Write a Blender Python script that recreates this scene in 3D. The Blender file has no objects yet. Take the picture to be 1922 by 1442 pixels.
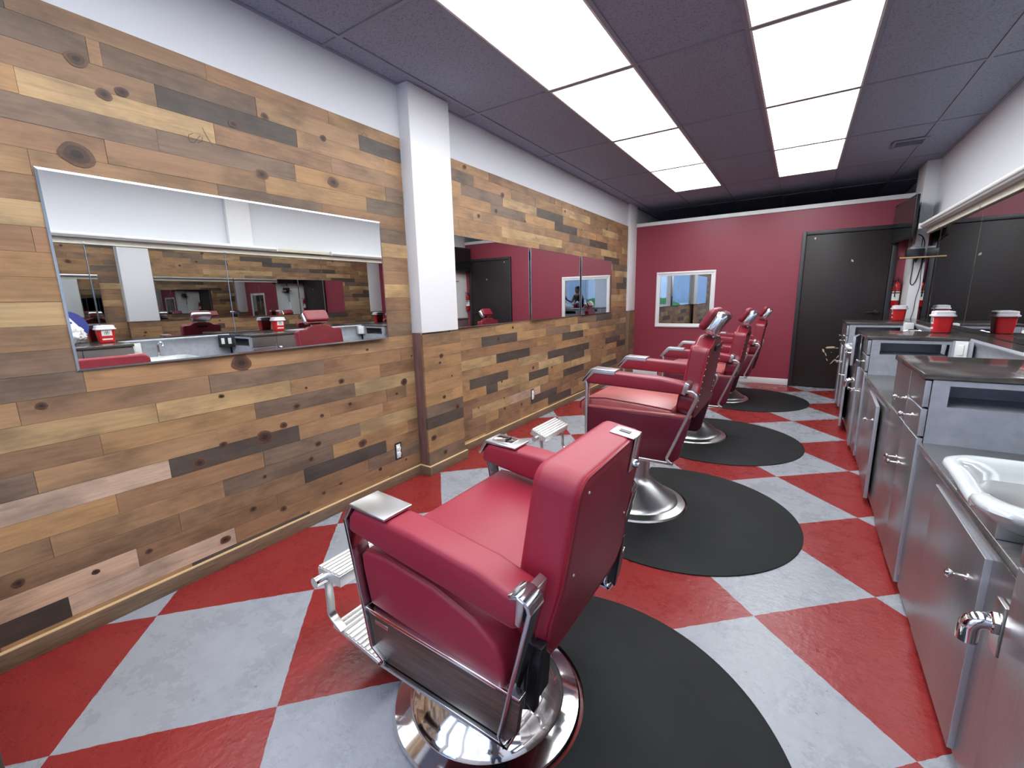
import bpy, bmesh, math, random
from mathutils import Vector, Matrix, noise
random.seed(7)
SC = bpy.context.scene
COL = SC.collection
PI = math.pi
# ------------------------------------------------------------------ materials
def newmat(name):
    m = bpy.data.materials.new(name); m.use_nodes = True
    nt = m.node_tree; b = nt.nodes['Principled BSDF']
    return m, nt, b
def N(nt, t, **kw):
    n = nt.nodes.new(t)
    for k, v in kw.items():
        if k in n.inputs: n.inputs[k].default_value = v
        else: setattr(n, k, v)
    return n
def plain(name, col, rough=.5, metal=0., bump=0., bscale=200., coat=0., var=0., vscale=6., spec=.5, emis=None, estr=0.):
    m, nt, b = newmat(name); L = nt.links
    b.inputs['Base Color'].default_value = (*col, 1); b.inputs['Roughness'].default_value = rough
    b.inputs['Metallic'].default_value = metal; b.inputs['Coat Weight'].default_value = coat
    b.inputs['Specular IOR Level'].default_value = spec
    if emis:
        b.inputs['Emission Color'].default_value = (*emis, 1); b.inputs['Emission Strength'].default_value = estr
    if bump or var:
        tc = N(nt, 'ShaderNodeTexCoord')
    if bump:
        nz = N(nt, 'ShaderNodeTexNoise', Scale=bscale, Detail=3.); L.new(tc.outputs['Object'], nz.inputs['Vector'])
        bp = N(nt, 'ShaderNodeBump', Strength=bump, Distance=.002); L.new(nz.outputs['Fac'], bp.inputs['Height'])
        L.new(bp.outputs['Normal'], b.inputs['Normal'])
    if var:
        nz2 = N(nt, 'ShaderNodeTexNoise', Scale=vscale, Detail=5.); L.new(tc.outputs['Object'], nz2.inputs['Vector'])
        mr = N(nt, 'ShaderNodeMapRange'); mr.inputs[1].default_value = .3; mr.inputs[2].default_value = .7
        mr.inputs[3].default_value = 1-var; mr.inputs[4].default_value = 1+var
        L.new(nz2.outputs['Fac'], mr.inputs[0])
        mx = N(nt, 'ShaderNodeMix', data_type='RGBA', blend_type='MULTIPLY'); mx.inputs[0].default_value = 1
        mx.inputs[6].default_value = (*col, 1); L.new(mr.outputs[0], mx.inputs[7]); L.new(mx.outputs[2], b.inputs['Base Color'])
    return m
M = {}
M['vinyl'] = plain('red vinyl', (.27, .013, .032), .47, bump=.06, bscale=500, coat=.0)
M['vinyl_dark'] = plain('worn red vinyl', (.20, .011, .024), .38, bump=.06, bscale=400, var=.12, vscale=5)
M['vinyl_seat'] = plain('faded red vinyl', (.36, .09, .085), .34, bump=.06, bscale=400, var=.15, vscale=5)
M['laminate_red'] = plain('maroon laminate', (.095, .006, .019), .3)
M['pipe'] = plain('red piping', (.24, .008, .02), .4)
M['chrome'] = plain('chrome', (.82, .82, .83), .07, 1.)
M['steel'] = plain('polished steel', (.50, .50, .53), .14, 1.)
M['satin'] = plain('satin aluminium', (.62, .61, .60), .3, 1., var=.08, vscale=9)
M['cast'] = plain('cast aluminium', (.76, .75, .72), .38, .75, var=.06, vscale=12)
M['dark_metal'] = plain('dark metal', (.02, .02, .022), .4, .6)
M['black'] = plain('black plastic', (.012, .012, .013), .35)
M['screen'] = plain('screen glass', (.006, .006, .007), .05)
M['rubber'] = plain('black rubber', (.012, .0125, .0135), .7, bump=.25, bscale=160, var=.25, vscale=4, spec=.25)
M['white'] = plain('white paint', (.78, .775, .78), .5)
M['wall'] = plain('white wall paint', (.68, .69, .72), .6, bump=.12, bscale=260)
M['redwall'] = plain('red wall paint', (.26, .033, .056), .42, bump=.2, bscale=220)
M['cream'] = plain('cream paint', (.70, .66, .56), .5)
M['beige'] = plain('beige metal', (.55, .50, .38), .5)
M['plastic'] = plain('white plastic', (.82, .82, .80), .35)
M['porcelain'] = plain('white porcelain', (.60, .63, .63), .12, coat=.3)
M['sharps'] = plain('red plastic', (.62, .018, .022), .3)
M['lid'] = plain('frosted lid plastic', (.80, .76, .78), .35)
M['extred'] = plain('extinguisher red', (.45, .01, .015), .25)
M['blue'] = plain('navy sign blue', (.02, .03, .22), .4)
M['door'] = plain('dark brown door paint', (.021, .0145, .014), .42, bump=.1, bscale=180, var=.15, vscale=3, spec=.35)
M['doorframe'] = plain('dark frame paint', (.018, .018, .022), .4)
M['chip'] = plain('bare chipped paint', (.62, .50, .33), .6)
M['darkgap'] = plain('dark void', (.012, .012, .014), .8)
M['pine'] = plain('raw pine', (.62, .42, .22), .6)
M['skin'] = plain('skin', (.30, .16, .10), .5)
M['hair'] = plain('dark hair', (.012, .009, .008), .6)
M['denim'] = plain('dark denim', (.03, .04, .08), .8)
M['topcloth'] = plain('dark tank top', (.02, .022, .03), .8)
M['bag'] = plain('white plastic bag', (.82, .82, .82), .35)
M['grass'] = plain('hedge leaves', (.06, .22, .04), .7, var=.4, vscale=20)
M['asphalt'] = plain('asphalt', (.36, .36, .37), .8, var=.1)
M['facade'] = plain('pale facade', (.80, .82, .84), .7)
M['bench'] = plain('dark stained wood', (.06, .042, .032), .5, var=.2, vscale=14)
M['void'] = plain('painted back room shade', (.10, .10, .115), .8)  # darkness of the unlit back room put into the wall colour
def glass(name, refl, tint, rough=.01, trans=.85):
    m, nt, b = newmat(name); L = nt.links; nt.nodes.remove(b); out = nt.nodes['Material Output']
    g = N(nt, 'ShaderNodeBsdfGlossy', Roughness=rough); g.inputs[0].default_value = (*refl, 1)
    t = N(nt, 'ShaderNodeBsdfTransparent'); t.inputs[0].default_value = (*tint, 1)
    mx = N(nt, 'ShaderNodeMixShader'); mx.inputs[0].default_value = trans
    L.new(g.outputs[0], mx.inputs[1]); L.new(t.outputs[0], mx.inputs[2]); L.new(mx.outputs[0], out.inputs[0]); return m
M['glass'] = glass('clear window glass', (.9, .95, 1), (.97, .98, .99), trans=.92)
M['tint'] = plain('tinted one way glass', (.42, .44, .45), .015, 1.)
def mirror(name, col):
    m = plain(name, col, .004, 1.); return m
M['mirror'] = mirror('mirror silver', (.90, .915, .90))
M['mirror_edge'] = plain('polished mirror edge', (.42, .45, .46), .15, .9)
M['mirror_old'] = mirror('aged mirror silver', (.60, .61, .62))
def ceiling_tile():
    m, nt, b = newmat('mineral ceiling tile'); L = nt.links
    tc = N(nt, 'ShaderNodeTexCoord'); nz = N(nt, 'ShaderNodeTexNoise', Scale=90., Detail=4., Roughness=.7)
    L.new(tc.outputs['Object'], nz.inputs['Vector'])
    cr = N(nt, 'ShaderNodeValToRGB'); e = cr.color_ramp.elements
    e[0].position = .36; e[0].color = (.19, .215, .29, 1); e[1].position = .47; e[1].color = (.33, .365, .47, 1)
    L.new(nz.outputs['Fac'], cr.inputs[0]); L.new(cr.outputs[0], b.inputs['Base Color'])
    bp = N(nt, 'ShaderNodeBump', Strength=.5, Distance=.004); L.new(nz.outputs['Fac'], bp.inputs['Height']); L.new(bp.outputs[0], b.inputs['Normal'])
    b.inputs['Roughness'].default_value = .9; return m
M['tile'] = ceiling_tile()
M['tbar'] = plain('ceiling grid metal', (.28, .30, .37), .5)
def floor_mat():
    m, nt, b = newmat('painted checker floor'); L = nt.links
    uv = N(nt, 'ShaderNodeUVMap', uv_map='checker'); tc = N(nt, 'ShaderNodeTexCoord')
    # slightly hand painted edge
    nz = N(nt, 'ShaderNodeTexNoise', Scale=26., Detail=2.); L.new(tc.outputs['Object'], nz.inputs['Vector'])
    sb = N(nt, 'ShaderNodeVectorMath', operation='SUBTRACT'); sb.inputs[1].default_value = (.5, .5, -35.2); L.new(nz.outputs['Color'], sb.inputs[0])
    sl = N(nt, 'ShaderNodeVectorMath', operation='SCALE'); sl.inputs['Scale'].default_value = .014; L.new(sb.outputs[0], sl.inputs[0])
    ad = N(nt, 'ShaderNodeVectorMath', operation='ADD'); L.new(uv.outputs[0], ad.inputs[0]); L.new(sl.outputs[0], ad.inputs[1])
    ck = N(nt, 'ShaderNodeTexChecker', Scale=1.); L.new(ad.outputs[0], ck.inputs['Vector'])
    ck.inputs[1].default_value = (0, 0, 0, 1); ck.inputs[2].default_value = (1, 1, 1, 1)
    n2 = N(nt, 'ShaderNodeTexNoise', Scale=6., Detail=9., Roughness=.72); L.new(tc.outputs['Object'], n2.inputs['Vector'])
    g = N(nt, 'ShaderNodeValToRGB'); e = g.color_ramp.elements
    e[0].position = .30; e[0].color = (.255, .265, .295, 1); e[1].position = .70; e[1].color = (.335, .345, .375, 1)
    L.new(n2.outputs['Fac'], g.inputs[0])
    r = N(nt, 'ShaderNodeValToRGB'); e = r.color_ramp.elements
    e[0].position = .30; e[0].color = (.215, .017, .017, 1); e[1].position = .70; e[1].color = (.255, .025, .023, 1)
    L.new(n2.outputs['Fac'], r.inputs[0])
    mx = N(nt, 'ShaderNodeMix', data_type='RGBA'); L.new(ck.outputs['Color'], mx.inputs[0])
    L.new(g.outputs[0], mx.inputs[6]); L.new(r.outputs[0], mx.inputs[7])
    # small dark pits and scuffs
    n3 = N(nt, 'ShaderNodeTexNoise', Scale=55., Detail=3.); L.new(tc.outputs['Object'], n3.inputs['Vector'])
    p = N(nt, 'ShaderNodeValToRGB'); e = p.color_ramp.elements
    e[0].position = .255; e[0].color = (.5, .5, .5, 1); e[1].position = .30; e[1].color = (1, 1, 1, 1); L.new(n3.outputs['Fac'], p.inputs[0])
    mu = N(nt, 'ShaderNodeMix', data_type='RGBA', blend_type='MULTIPLY'); mu.inputs[0].default_value = 1
    L.new(mx.outputs[2], mu.inputs[6]); L.new(p.outputs[0], mu.inputs[7]); L.new(mu.outputs[2], b.inputs['Base Color'])
    ro = N(nt, 'ShaderNodeMapRange'); ro.inputs[1].default_value = .3; ro.inputs[2].default_value = .7
    ro.inputs[3].default_value = .20; ro.inputs[4].default_value = .38; L.new(n2.outputs['Fac'], ro.inputs[0]); L.new(ro.outputs[0], b.inputs['Roughness'])
    b.inputs['Specular IOR Level'].default_value = .38
    n4 = N(nt, 'ShaderNodeTexNoise', Scale=30., Detail=6., Roughness=.6); L.new(tc.outputs['Object'], n4.inputs['Vector'])
    bp = N(nt, 'ShaderNodeBump', Strength=.35, Distance=.006); L.new(n4.outputs['Fac'], bp.inputs['Height']); L.new(bp.outputs[0], b.inputs['Normal'])
    return m
M['floor'] = floor_mat()
def wood_planks():
    m, nt, b = newmat('reclaimed pine planks'); L = nt.links
    at = N(nt, 'ShaderNodeAttribute', attribute_name='tone'); sd = N(nt, 'ShaderNodeAttribute', attribute_name='seed')
    tc = N(nt, 'ShaderNodeTexCoord')
    sc = N(nt, 'ShaderNodeVectorMath', operation='MULTIPLY'); sc.inputs[1].default_value = (9, 2.2, 34)
    L.new(tc.outputs['Object'], sc.inputs[0])
    ad = N(nt, 'ShaderNodeVectorMath', operation='ADD'); L.new(sc.outputs[0], ad.inputs[0])
    s2 = N(nt, 'ShaderNodeVectorMath', operation='SCALE'); s2.inputs['Scale'].default_value = 50.; L.new(sd.outputs['Color'], s2.inputs[0])
    L.new(s2.outputs[0], ad.inputs[1])
    nz = N(nt, 'ShaderNodeTexNoise', Scale=1.5, Detail=7., Roughness=.62, Distortion=1.2); L.new(ad.outputs[0], nz.inputs['Vector'])
    c = N(nt, 'ShaderNodeValToRGB'); e = c.color_ramp.elements
    e[0].position = .28; e[0].color = (.78, .76, .74, 1); e[1].position = .68; e[1].color = (1.12, 1.11, 1.09, 1); L.new(nz.outputs['Fac'], c.inputs[0])
    # broad stains along each board
    s3 = N(nt, 'ShaderNodeVectorMath', operation='MULTIPLY'); s3.inputs[1].default_value = (1, .7, .10); L.new(ad.outputs[0], s3.inputs[0])
    n2 = N(nt, 'ShaderNodeTexNoise', Scale=2.2, Detail=4., Roughness=.6); L.new(s3.outputs[0], n2.inputs['Vector'])
    c2 = N(nt, 'ShaderNodeValToRGB'); e = c2.color_ramp.elements
    e[0].position = .36; e[0].color = (.66, .66, .67, 1); e[1].position = .56; e[1].color = (1.06, 1.05, 1.04, 1); L.new(n2.outputs['Fac'], c2.inputs[0])
    m1 = N(nt, 'ShaderNodeMix', data_type='RGBA', blend_type='MULTIPLY'); m1.inputs[0].default_value = 1
    L.new(at.outputs['Color'], m1.inputs[6]); L.new(c.outputs[0], m1.inputs[7])
    m2 = N(nt, 'ShaderNodeMix', data_type='RGBA', blend_type='MULTIPLY'); m2.inputs[0].default_value = 1
    L.new(m1.outputs[2], m2.inputs[6]); L.new(c2.outputs[0], m2.inputs[7]); L.new(m2.outputs[2], b.inputs['Base Color'])
    b.inputs['Roughness'].default_value = .55
    bp = N(nt, 'ShaderNodeBump', Strength=.2, Distance=.003); L.new(nz.outputs['Fac'], bp.inputs['Height']); L.new(bp.outputs[0], b.inputs['Normal'])
    return m
M['planks'] = wood_planks()
def brushed(name, col, metal, rough, axis=(2, 2, 60), var=.12):
    m, nt, b = newmat(name); L = nt.links
    tc = N(nt, 'ShaderNodeTexCoord'); sc = N(nt, 'ShaderNodeVectorMath', operation='MULTIPLY'); sc.inputs[1].default_value = axis
    L.new(tc.outputs['Object'], sc.inputs[0])
    nz = N(nt, 'ShaderNodeTexNoise', Scale=6., Detail=5., Roughness=.6); L.new(sc.outputs[0], nz.inputs['Vector'])
    mr = N(nt, 'ShaderNodeMapRange'); mr.inputs[1].default_value = .3; mr.inputs[2].default_value = .7
    mr.inputs[3].default_value = 1-var; mr.inputs[4].default_value = 1+var; L.new(nz.outputs['Fac'], mr.inputs[0])
    mx = N(nt, 'ShaderNodeMix', data_type='RGBA', blend_type='MULTIPLY'); mx.inputs[0].default_value = 1
    mx.inputs[6].default_value = (*col, 1); L.new(mr.outputs[0], mx.inputs[7]); L.new(mx.outputs[2], b.inputs['Base Color'])
    b.inputs['Metallic'].default_value = metal; b.inputs['Roughness'].default_value = rough
    return m
M['front'] = brushed('brushed steel laminate front', (.30, .28, .285), .75, .30, (30, 30, 1.5), .10)
M['side'] = brushed('grey laminate side', (.40, .42, .47), .12, .36, (3, 3, 3), .12)
M['top'] = brushed('dark brushed laminate top', (.105, .092, .086), .35, .13, (4, 40, 4), .30)
M['lowtop'] = brushed('grey brushed worktop', (.16, .155, .15), .4, .2, (4, 30, 4), .2)
M['edge'] = plain('laminate edge', (.42, .43, .47), .3, .4)
M['walnut'] = brushed('walnut laminate', (.085, .052, .040), 0., .38, (1.2, 6, 26), .45)
M['sidewood'] = brushed('stained column board', (.16, .085, .075), 0., .55, (8, 8, .9), .3)
M['trimwood'] = brushed('baseboard pine', (.17, .112, .068), 0., .55, (8, 1.2, 20), .35)
M['lamp'] = plain('lit diffuser', (.9, .9, .9), .5, emis=(.93, .97, 1.0), estr=10.0)
# ------------------------------------------------------------------ mesh builder
class MB:
    def __init__(s): s.bm = bmesh.new()
    def box(s, x0, x1, y0, y1, z0, z1, mtx=None):
        vs = [s.bm.verts.new(Vector((x, y, z))) for x in (x0, x1) for y in (y0, y1) for z in (z0, z1)]
        if mtx:
            for v in vs: v.co = mtx @ v.co
        for f in ((0, 1, 3, 2), (4, 6, 7, 5), (0, 4, 5, 1), (2, 3, 7, 6), (0, 2, 6, 4), (1, 5, 7, 3)):
            s.bm.faces.new([vs[i] for i in f])
        return s
    def prism(s, poly, a0, a1, ax='y', mtx=None):
        def P(p, a):
            v = Vector((p[0], a, p[1])) if ax == 'y' else Vector((a, p[0], p[1])) if ax == 'x' else Vector((p[0], p[1], a))
            return mtx @ v if mtx else v
        A = [s.bm.verts.new(P(p, a0)) for p in poly]; B = [s.bm.verts.new(P(p, a1)) for p in poly]
        s.bm.faces.new(A); s.bm.faces.new(B[::-1]); n = len(poly)
        for i in range(n): s.bm.faces.new((A[i], A[(i+1) % n], B[(i+1) % n], B[i]))
        return s
    def tube(s, pts, r, seg=8, closed=False, mtx=None):
        pts = [Vector(p) for p in pts]; n = len(pts); rings = []
        up = None
        for i, p in enumerate(pts):
            a = pts[(i-1) % n] if (closed or i) else p; b = pts[(i+1) % n] if (closed or i < n-1) else p
            t = (b-a).normalized()
            if up is None: up = t.orthogonal().normalized()
            u = (up-t*up.dot(t)).normalized(); up = u; w = t.cross(u)
            rr = r[i] if isinstance(r, (list, tuple)) else r
            ring = [p+(u*math.cos(2*PI*k/seg)+w*math.sin(2*PI*k/seg))*rr for k in range(seg)]
            rings.append([s.bm.verts.new(mtx @ q if mtx else q) for q in ring])
        m = n if closed else n-1
        for i in range(m):
            A, B = rings[i], rings[(i+1) % n]
            for k in range(seg): s.bm.faces.new((A[k], A[(k+1) % seg], B[(k+1) % seg], B[k]))
        if not closed: s.bm.faces.new(rings[0][::-1]); s.bm.faces.new(rings[-1])
        return s
    def lathe(s, prof, seg=48, mtx=None):
        rings = []
        for r, z in prof:
            if r < 1e-6:
                v = Vector((0, 0, z)); rings.append([s.bm.verts.new(mtx @ v if mtx else v)])
            else:
                q = [Vector((r*math.cos(2*PI*k/seg), r*math.sin(2*PI*k/seg), z)) for k in range(seg)]
                rings.append([s.bm.verts.new(mtx @ v if mtx else v) for v in q])
        for A, B in zip(rings, rings[1:]):
            for k in range(seg):
                l = (k+1) % seg
                if len(A) == 1 and len(B) == 1: continue
                if len(A) == 1: s.bm.faces.new((A[0], B[l], B[k]))
                elif len(B) == 1: s.bm.faces.new((A[k], A[l], B[0]))
                else: s.bm.faces.new((A[k], A[l], B[l], B[k]))
        if len(rings[0]) > 1: s.bm.faces.new(rings[0][::-1])
        if len(rings[-1]) > 1: s.bm.faces.new(rings[-1])
        return s
    def strap(s, path, y0, y1, t, closed=False):
        # flat bar that follows a path in the x-z plane
        n = len(path); L, Rr = [], []
        for i in range(n):
            a = Vector(path[(i-1) % n] if (closed or i) else path[i]); b = Vector(path[(i+1) % n] if (closed or i < n-1) else path[i])
            d = (b-a).normalized(); nn = Vector((-d.y, d.x))
            p = Vector(path[i]); L.append(p+nn*t/2); Rr.append(p-nn*t/2)
        V = [[s.bm.verts.new((q.x, y, q.y)) for (q, y) in ((L[i], y0), (L[i], y1), (Rr[i], y1), (Rr[i], y0))] for i in range(n)]
        for i in range(n if closed else n-1):
            A, B = V[i], V[(i+1) % n]
            for k in range(4): s.bm.faces.new((A[k], A[(k+1) % 4], B[(k+1) % 4], B[k]))
        if not closed: s.bm.faces.new(V[0][::-1]); s.bm.faces.new(V[-1])
        return s
    def grid(s, fn, nu, nv):
        V = [[s.bm.verts.new(fn(i/nu, j/nv)) for j in range(nv+1)] for i in range(nu+1)]
        for i in range(nu):
            for j in range(nv): s.bm.faces.new((V[i][j], V[i+1][j], V[i+1][j+1], V[i][j+1]))
        return s
    def ball(s, c, r, mtx=None, u=16, v=10):
        mm = Matrix.Translation(c) @ Matrix.Diagonal((*(r if isinstance(r, (tuple, list)) else (r, r, r)), 1))
        if mtx: mm = mtx @ mm
        bmesh.ops.create_uvsphere(s.bm, u_segments=u, v_segments=v, radius=1, matrix=mm); return s
    def build(s, name, mat, parent=None, bev=0., seg=3, smooth=True, ang=40, sub=0):
        bmesh.ops.recalc_face_normals(s.bm, faces=s.bm.faces)
        me = bpy.data.meshes.new(name); s.bm.to_mesh(me); s.bm.free()
        o = bpy.data.objects.new(name, me); COL.objects.link(o); me.materials.append(M[mat] if isinstance(mat, str) else mat)
        if smooth:
            me.shade_smooth()
            if not bev: me.set_sharp_from_angle(angle=math.radians(ang))
        if bev:
            b = o.modifiers.new('bevel', 'BEVEL'); b.width = bev; b.segments = seg; b.limit_method = 'ANGLE'; b.angle_limit = math.radians(35)
            b.harden_normals = False
            me.set_sharp_from_angle(angle=math.radians(180))
            if not smooth: me.shade_flat()
        if sub:
            q = o.modifiers.new('sub', 'SUBSURF'); q.levels = sub; q.render_levels = sub
        if parent: o.parent = parent
        return o
def tag(o, label, cat, group=None):
    o['label'] = label; o['category'] = cat
    if group: o['group'] = group
    return o
def thing(name, label, cat, loc=(0, 0, 0), rz=0., group=None):
    o = bpy.data.objects.new(name, None); COL.objects.link(o); o.location = loc; o.rotation_euler = (0, 0, rz)
    o.empty_display_size = .1
    return tag(o, label, cat, group)
def struct(o): o['kind'] = 'structure'; return o
def dup(root, loc, rz, label, keep=None, dz=0.):
    r = root.copy(); COL.objects.link(r); r.location = loc; r.rotation_euler = (0, 0, rz); r['label'] = label
    for ch in list(root.children):
        c = ch.copy(); COL.objects.link(c); c.parent = r
        if dz and not ch.name.startswith('base'): c.location.z += dz
        for g in list(ch.children):
            d = g.copy(); COL.objects.link(d); d.parent = c
    return r
def arc(cx, cz, r, a0, a1, n=5):
    return [(cx+r*math.cos(math.radians(a0+(a1-a0)*i/n)), cz+r*math.sin(math.radians(a0+(a1-a0)*i/n))) for i in range(n+1)]
def rrect(x0, x1, z0, z1, r, n=4):
    return arc(x1-r, z1-r, r, 0, 90, n)+arc(x0+r, z1-r, r, 90, 180, n)+arc(x0+r, z0+r, r, 180, 270, n)+arc(x1-r, z0+r, r, 270, 360, n)
M1ROT = -0.022; SKY = 5.0; EXPO = 0.0
# ------------------------------------------------------------------ room shell
H = 2.70
XL, XR, YB, YF = -2.35, 1.16, 7.276, -1.3
def floor():
    bm = bmesh.new(); uvl = bm.loops.layers.uv.new('checker')
    ci = (5.0191, 2.3065, .0895, .0041, -.0217); cj = (-1.5758, -.1721, 2.5191, .1121, -.0199)
    xs = [XL-.1+(XR-XL+.2)*i/24 for i in range(25)]; ys = [-1.5+.2*j for j in range(54)]
    V = {(i, j): bm.verts.new((x, y, 0)) for i, x in enumerate(xs) for j, y in enumerate(ys)}
    for i in range(24):
        for j in range(53): bm.faces.new((V[i, j], V[i+1, j], V[i+1, j+1], V[i, j+1]))
    for f in bm.faces:
        for l in f.loops:
            x, y, _ = l.vert.co; yy = min(y, 7.6)
            I = ci[0]+ci[1]*x+ci[2]*yy+ci[3]*x*yy+ci[4]*yy*yy; J = cj[0]+cj[1]*x+cj[2]*yy+cj[3]*x*yy+cj[4]*yy*yy+(y-yy)*2.3
            l[uvl].uv = ((I+J)/2+20, (I-J)/2+20+FLIP)
    g = bmesh.ops.extrude_face_region(bm, geom=list(bm.faces))
    for v in [e for e in g['geom'] if isinstance(e, bmesh.types.BMVert)]: v.co.z = -.1
    bmesh.ops.recalc_face_normals(bm, faces=bm.faces)
    me = bpy.data.meshes.new('floor'); bm.to_mesh(me); bm.free(); me.materials.append(M['floor'])
    o = bpy.data.objects.new('floor', me); COL.objects.link(o); return struct(o)
FLIP = 1
floor()
struct(MB().box(XL-.1, XL, YF-.1, 9.1, 0, H+.1).build('wall_left', 'wall'))
struct(MB().box(XR, XR+.1, YF-.1, 9.1, 0, H+.1).build('wall_right', 'wall'))
struct(MB().box(XL, XR, YB, YB+.11, 0, 2.385).build('wall_back', 'redwall'))
struct(MB().box(XL, XR, YB-.02, YB+.13, 2.385, 2.44).build('trim_1', 'white', bev=.006))
struct(MB().box(XL-.1, XR+.1, 9.0, 9.1, 0, H+.1).build('wall_back_room', 'void'))
w = MB()
w.box(XL, -2.25, YF-.1, YF, 0, H).box(-.72, -.62, YF-.1, YF, 0, H).box(-1.62, -1.52, YF-.1, YF, 0, H).box(-2.25, -1.62, YF-.1, YF, 0, .95).box(-2.25, -1.62, YF-.1, YF, 2.45, H).box(1.05, XR, YF-.1, YF, 0, H)
w.box(-.62, 1.05, YF-.1, YF, 0, .95).box(-.62, 1.05, YF-.1, YF, 2.45, H).box(-1.52, -.72, YF-.1, YF, 2.35, H)
struct(w.build('wall_front', 'wall'))
# ceiling : mineral tiles hanging in a metal grid, light panels fill some cells
GX = [XL, -2.195, -1.585, -.975, -.365, .245, .855, XR]
GY = [YF, -.71, .51, 1.73, 2.95, 4.17, 5.39, 6.61, 7.83, 9.0]
LIT = {(i, j) for i in (2, 4) for j in range(1, 7)}
c = MB().box(XL-.1, XR+.1, YF-.1, 9.1, H+.06, H+.12)
for i in range(len(GX)-1):
    for j in range(len(GY)-1):
        if (i, j) in LIT: continue
        d = .013
        c.box(GX[i]+d, GX[i+1]-d, GY[j]+d, GY[j+1]-d, H+.003, H+.03)
struct(c.build('ceiling', 'tile', smooth=False))
g = MB()
for x in GX[1:-1]: g.box(x-.011, x+.011, YF, 9.0, H-.004, H+.012)
for y in GY[1:-1]: g.box(XL, XR, y-.011, y+.011, H-.0038, H+.0118)
g.box(XL, XL+.02, YF, 9.0, H-.0042, H+.012).box(XR-.02, XR, YF, 9.0, H-.0042, H+.012)
struct(g.build('trim_2', 'tbar', smooth=False))
rowname = {2: 'left row', 4: 'right row'}
order = {6: 'farthest, end panel nearest the red wall', 5: 'second from the red wall end', 4: 'third from the red wall end', 3: 'fourth from the red wall end', 2: 'fifth from the red wall end', 1: 'sixth from the red wall end'}
for i, j in sorted(LIT):
    t = thing('ceiling_light', 'bright white ceiling light panel in the %s, %s' % (rowname[i], order[j]), 'ceiling light', ((GX[i]+GX[i+1])/2, (GY[j]+GY[j+1])/2, H-.004), group='lit ceiling panels')
    hx, hy = .294, .598
    f = MB().box(-hx, hx, -hy, -hy+.012, 0, .02).box(-hx, hx, hy-.012, hy, 0, .02).box(-hx, -hx+.012, -hy+.012, hy-.012, 0, .02).box(hx-.012, hx, -hy+.012, hy-.012, 0, .02)
    f.build('frame', 'white', t, smooth=False)
    MB().box(-hx+.012, hx-.012, -hy+.012, hy-.012, .006, .016).build('diffuser', 'lamp', t, smooth=False)
# ceiling vent
t = thing('ceiling_vent', 'dark square air vent in the ceiling near the right wall', 'vent', (.75, 5.92, H-.006))
f = MB()
for a in ((-.13, .13, -.12, -.095), (-.13, .13, .095, .12), (-.13, -.105, -.095, .095), (.105, .13, -.095, .095)): f.box(*a, -.008, .004)
f.build('frame', 'tbar', t, bev=.002)
s = MB()
for k in range(6):
    y = -.08+.032*k
    s.box(-.105, .105, -.013, .013, -.0015, .0015, Matrix.Translation((0, y, .0)) @ Matrix.Rotation(.6, 4, 'X'))
s.build('slats', 'tbar', t, smooth=False); MB().box(-.105, .105, -.095, .095, .0041, .006).build('duct', 'darkgap', t, smooth=False)
# ------------------------------------------------------------------ reclaimed wood cladding
TONE = {'O': (.36, .205, .092), 'L': (.43, .285, .14), 'T': (.335, .193, .096), 'B': (.262, .148, .078), 'G': (.180, .118, .078), 'D': (.080, .060, .048), 'P': (.54, .37, .26)}
ROWS = "1:-0.1D,0.31P,0.93B,0.93B,2.67B,3.7T;2:-0.1B,-0.1P,0.54B,1.16T,1.17B,1.78G,2.67B,3.1O,3.31B;3:-0.1B,0.71B,0.71B,1.33D,1.94T,2.67B,2.91L,3.52P,4.13B;4:-0.1T,0.3T,1.53O,2.15B,2.67B,3.71L,4.7D;5:-0.1O,0.51B,1.12G,1.74L,2.67O,3.13D,3.31L,3.89D,4.32O;6:-0.1P,0.71D,1.33T,1.94T,2.67T,2.89D,3.49T;7:-0.1G,0.3T,0.92T,0.93T,1.54B,1.98B,2.16T,2.67T,3.7L,4.31D,5.47B;8:-0.1B,0.5O,1.11G,1.73L,2.67L,3.3D,3.91B,4.51O,5.67B;9:-0.1L,0.7L,1.31T,1.94B,2.67B,3.47B,4.07O,4.67D,5.88O;10:-0.1T,0.3B,0.92G,1.53B,2.13B,2.67T,3.08D,3.67O,4.27G,4.89L,5.47B;11:-0.1G,0.49T,1.1T,1.72T,2.67T,3.3O,3.91B,4.49O,5.1G;12:-0.1G,-0.1G;20:-0.1O,0.47T,1.62B;21:-0.1B,0.69B,1.31O,1.94G,2.67T,3.44L,5.24B;22:-0.1G,0.87G,1.48O,2.1G,2.67T,3.64T;23:-0.1O,0.48L,1.1B,1.1B,1.71B,2.67O,3.28G,3.86O,4.49D,5.07T;24:-0.1B,0.89D,1.51T,2.11O,2.67O,2.88G,3.47L,4.09D,4.69O,5.28B;25:-0.1G,0.69T,0.73G,1.31T,1.92D,2.67G,3.05T,3.62B,4.06O,4.85L,5.46B;26:-0.1D,0.49B,1.72O,2.67O,3.27B,3.76B,4.49T,5.09B"
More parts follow.
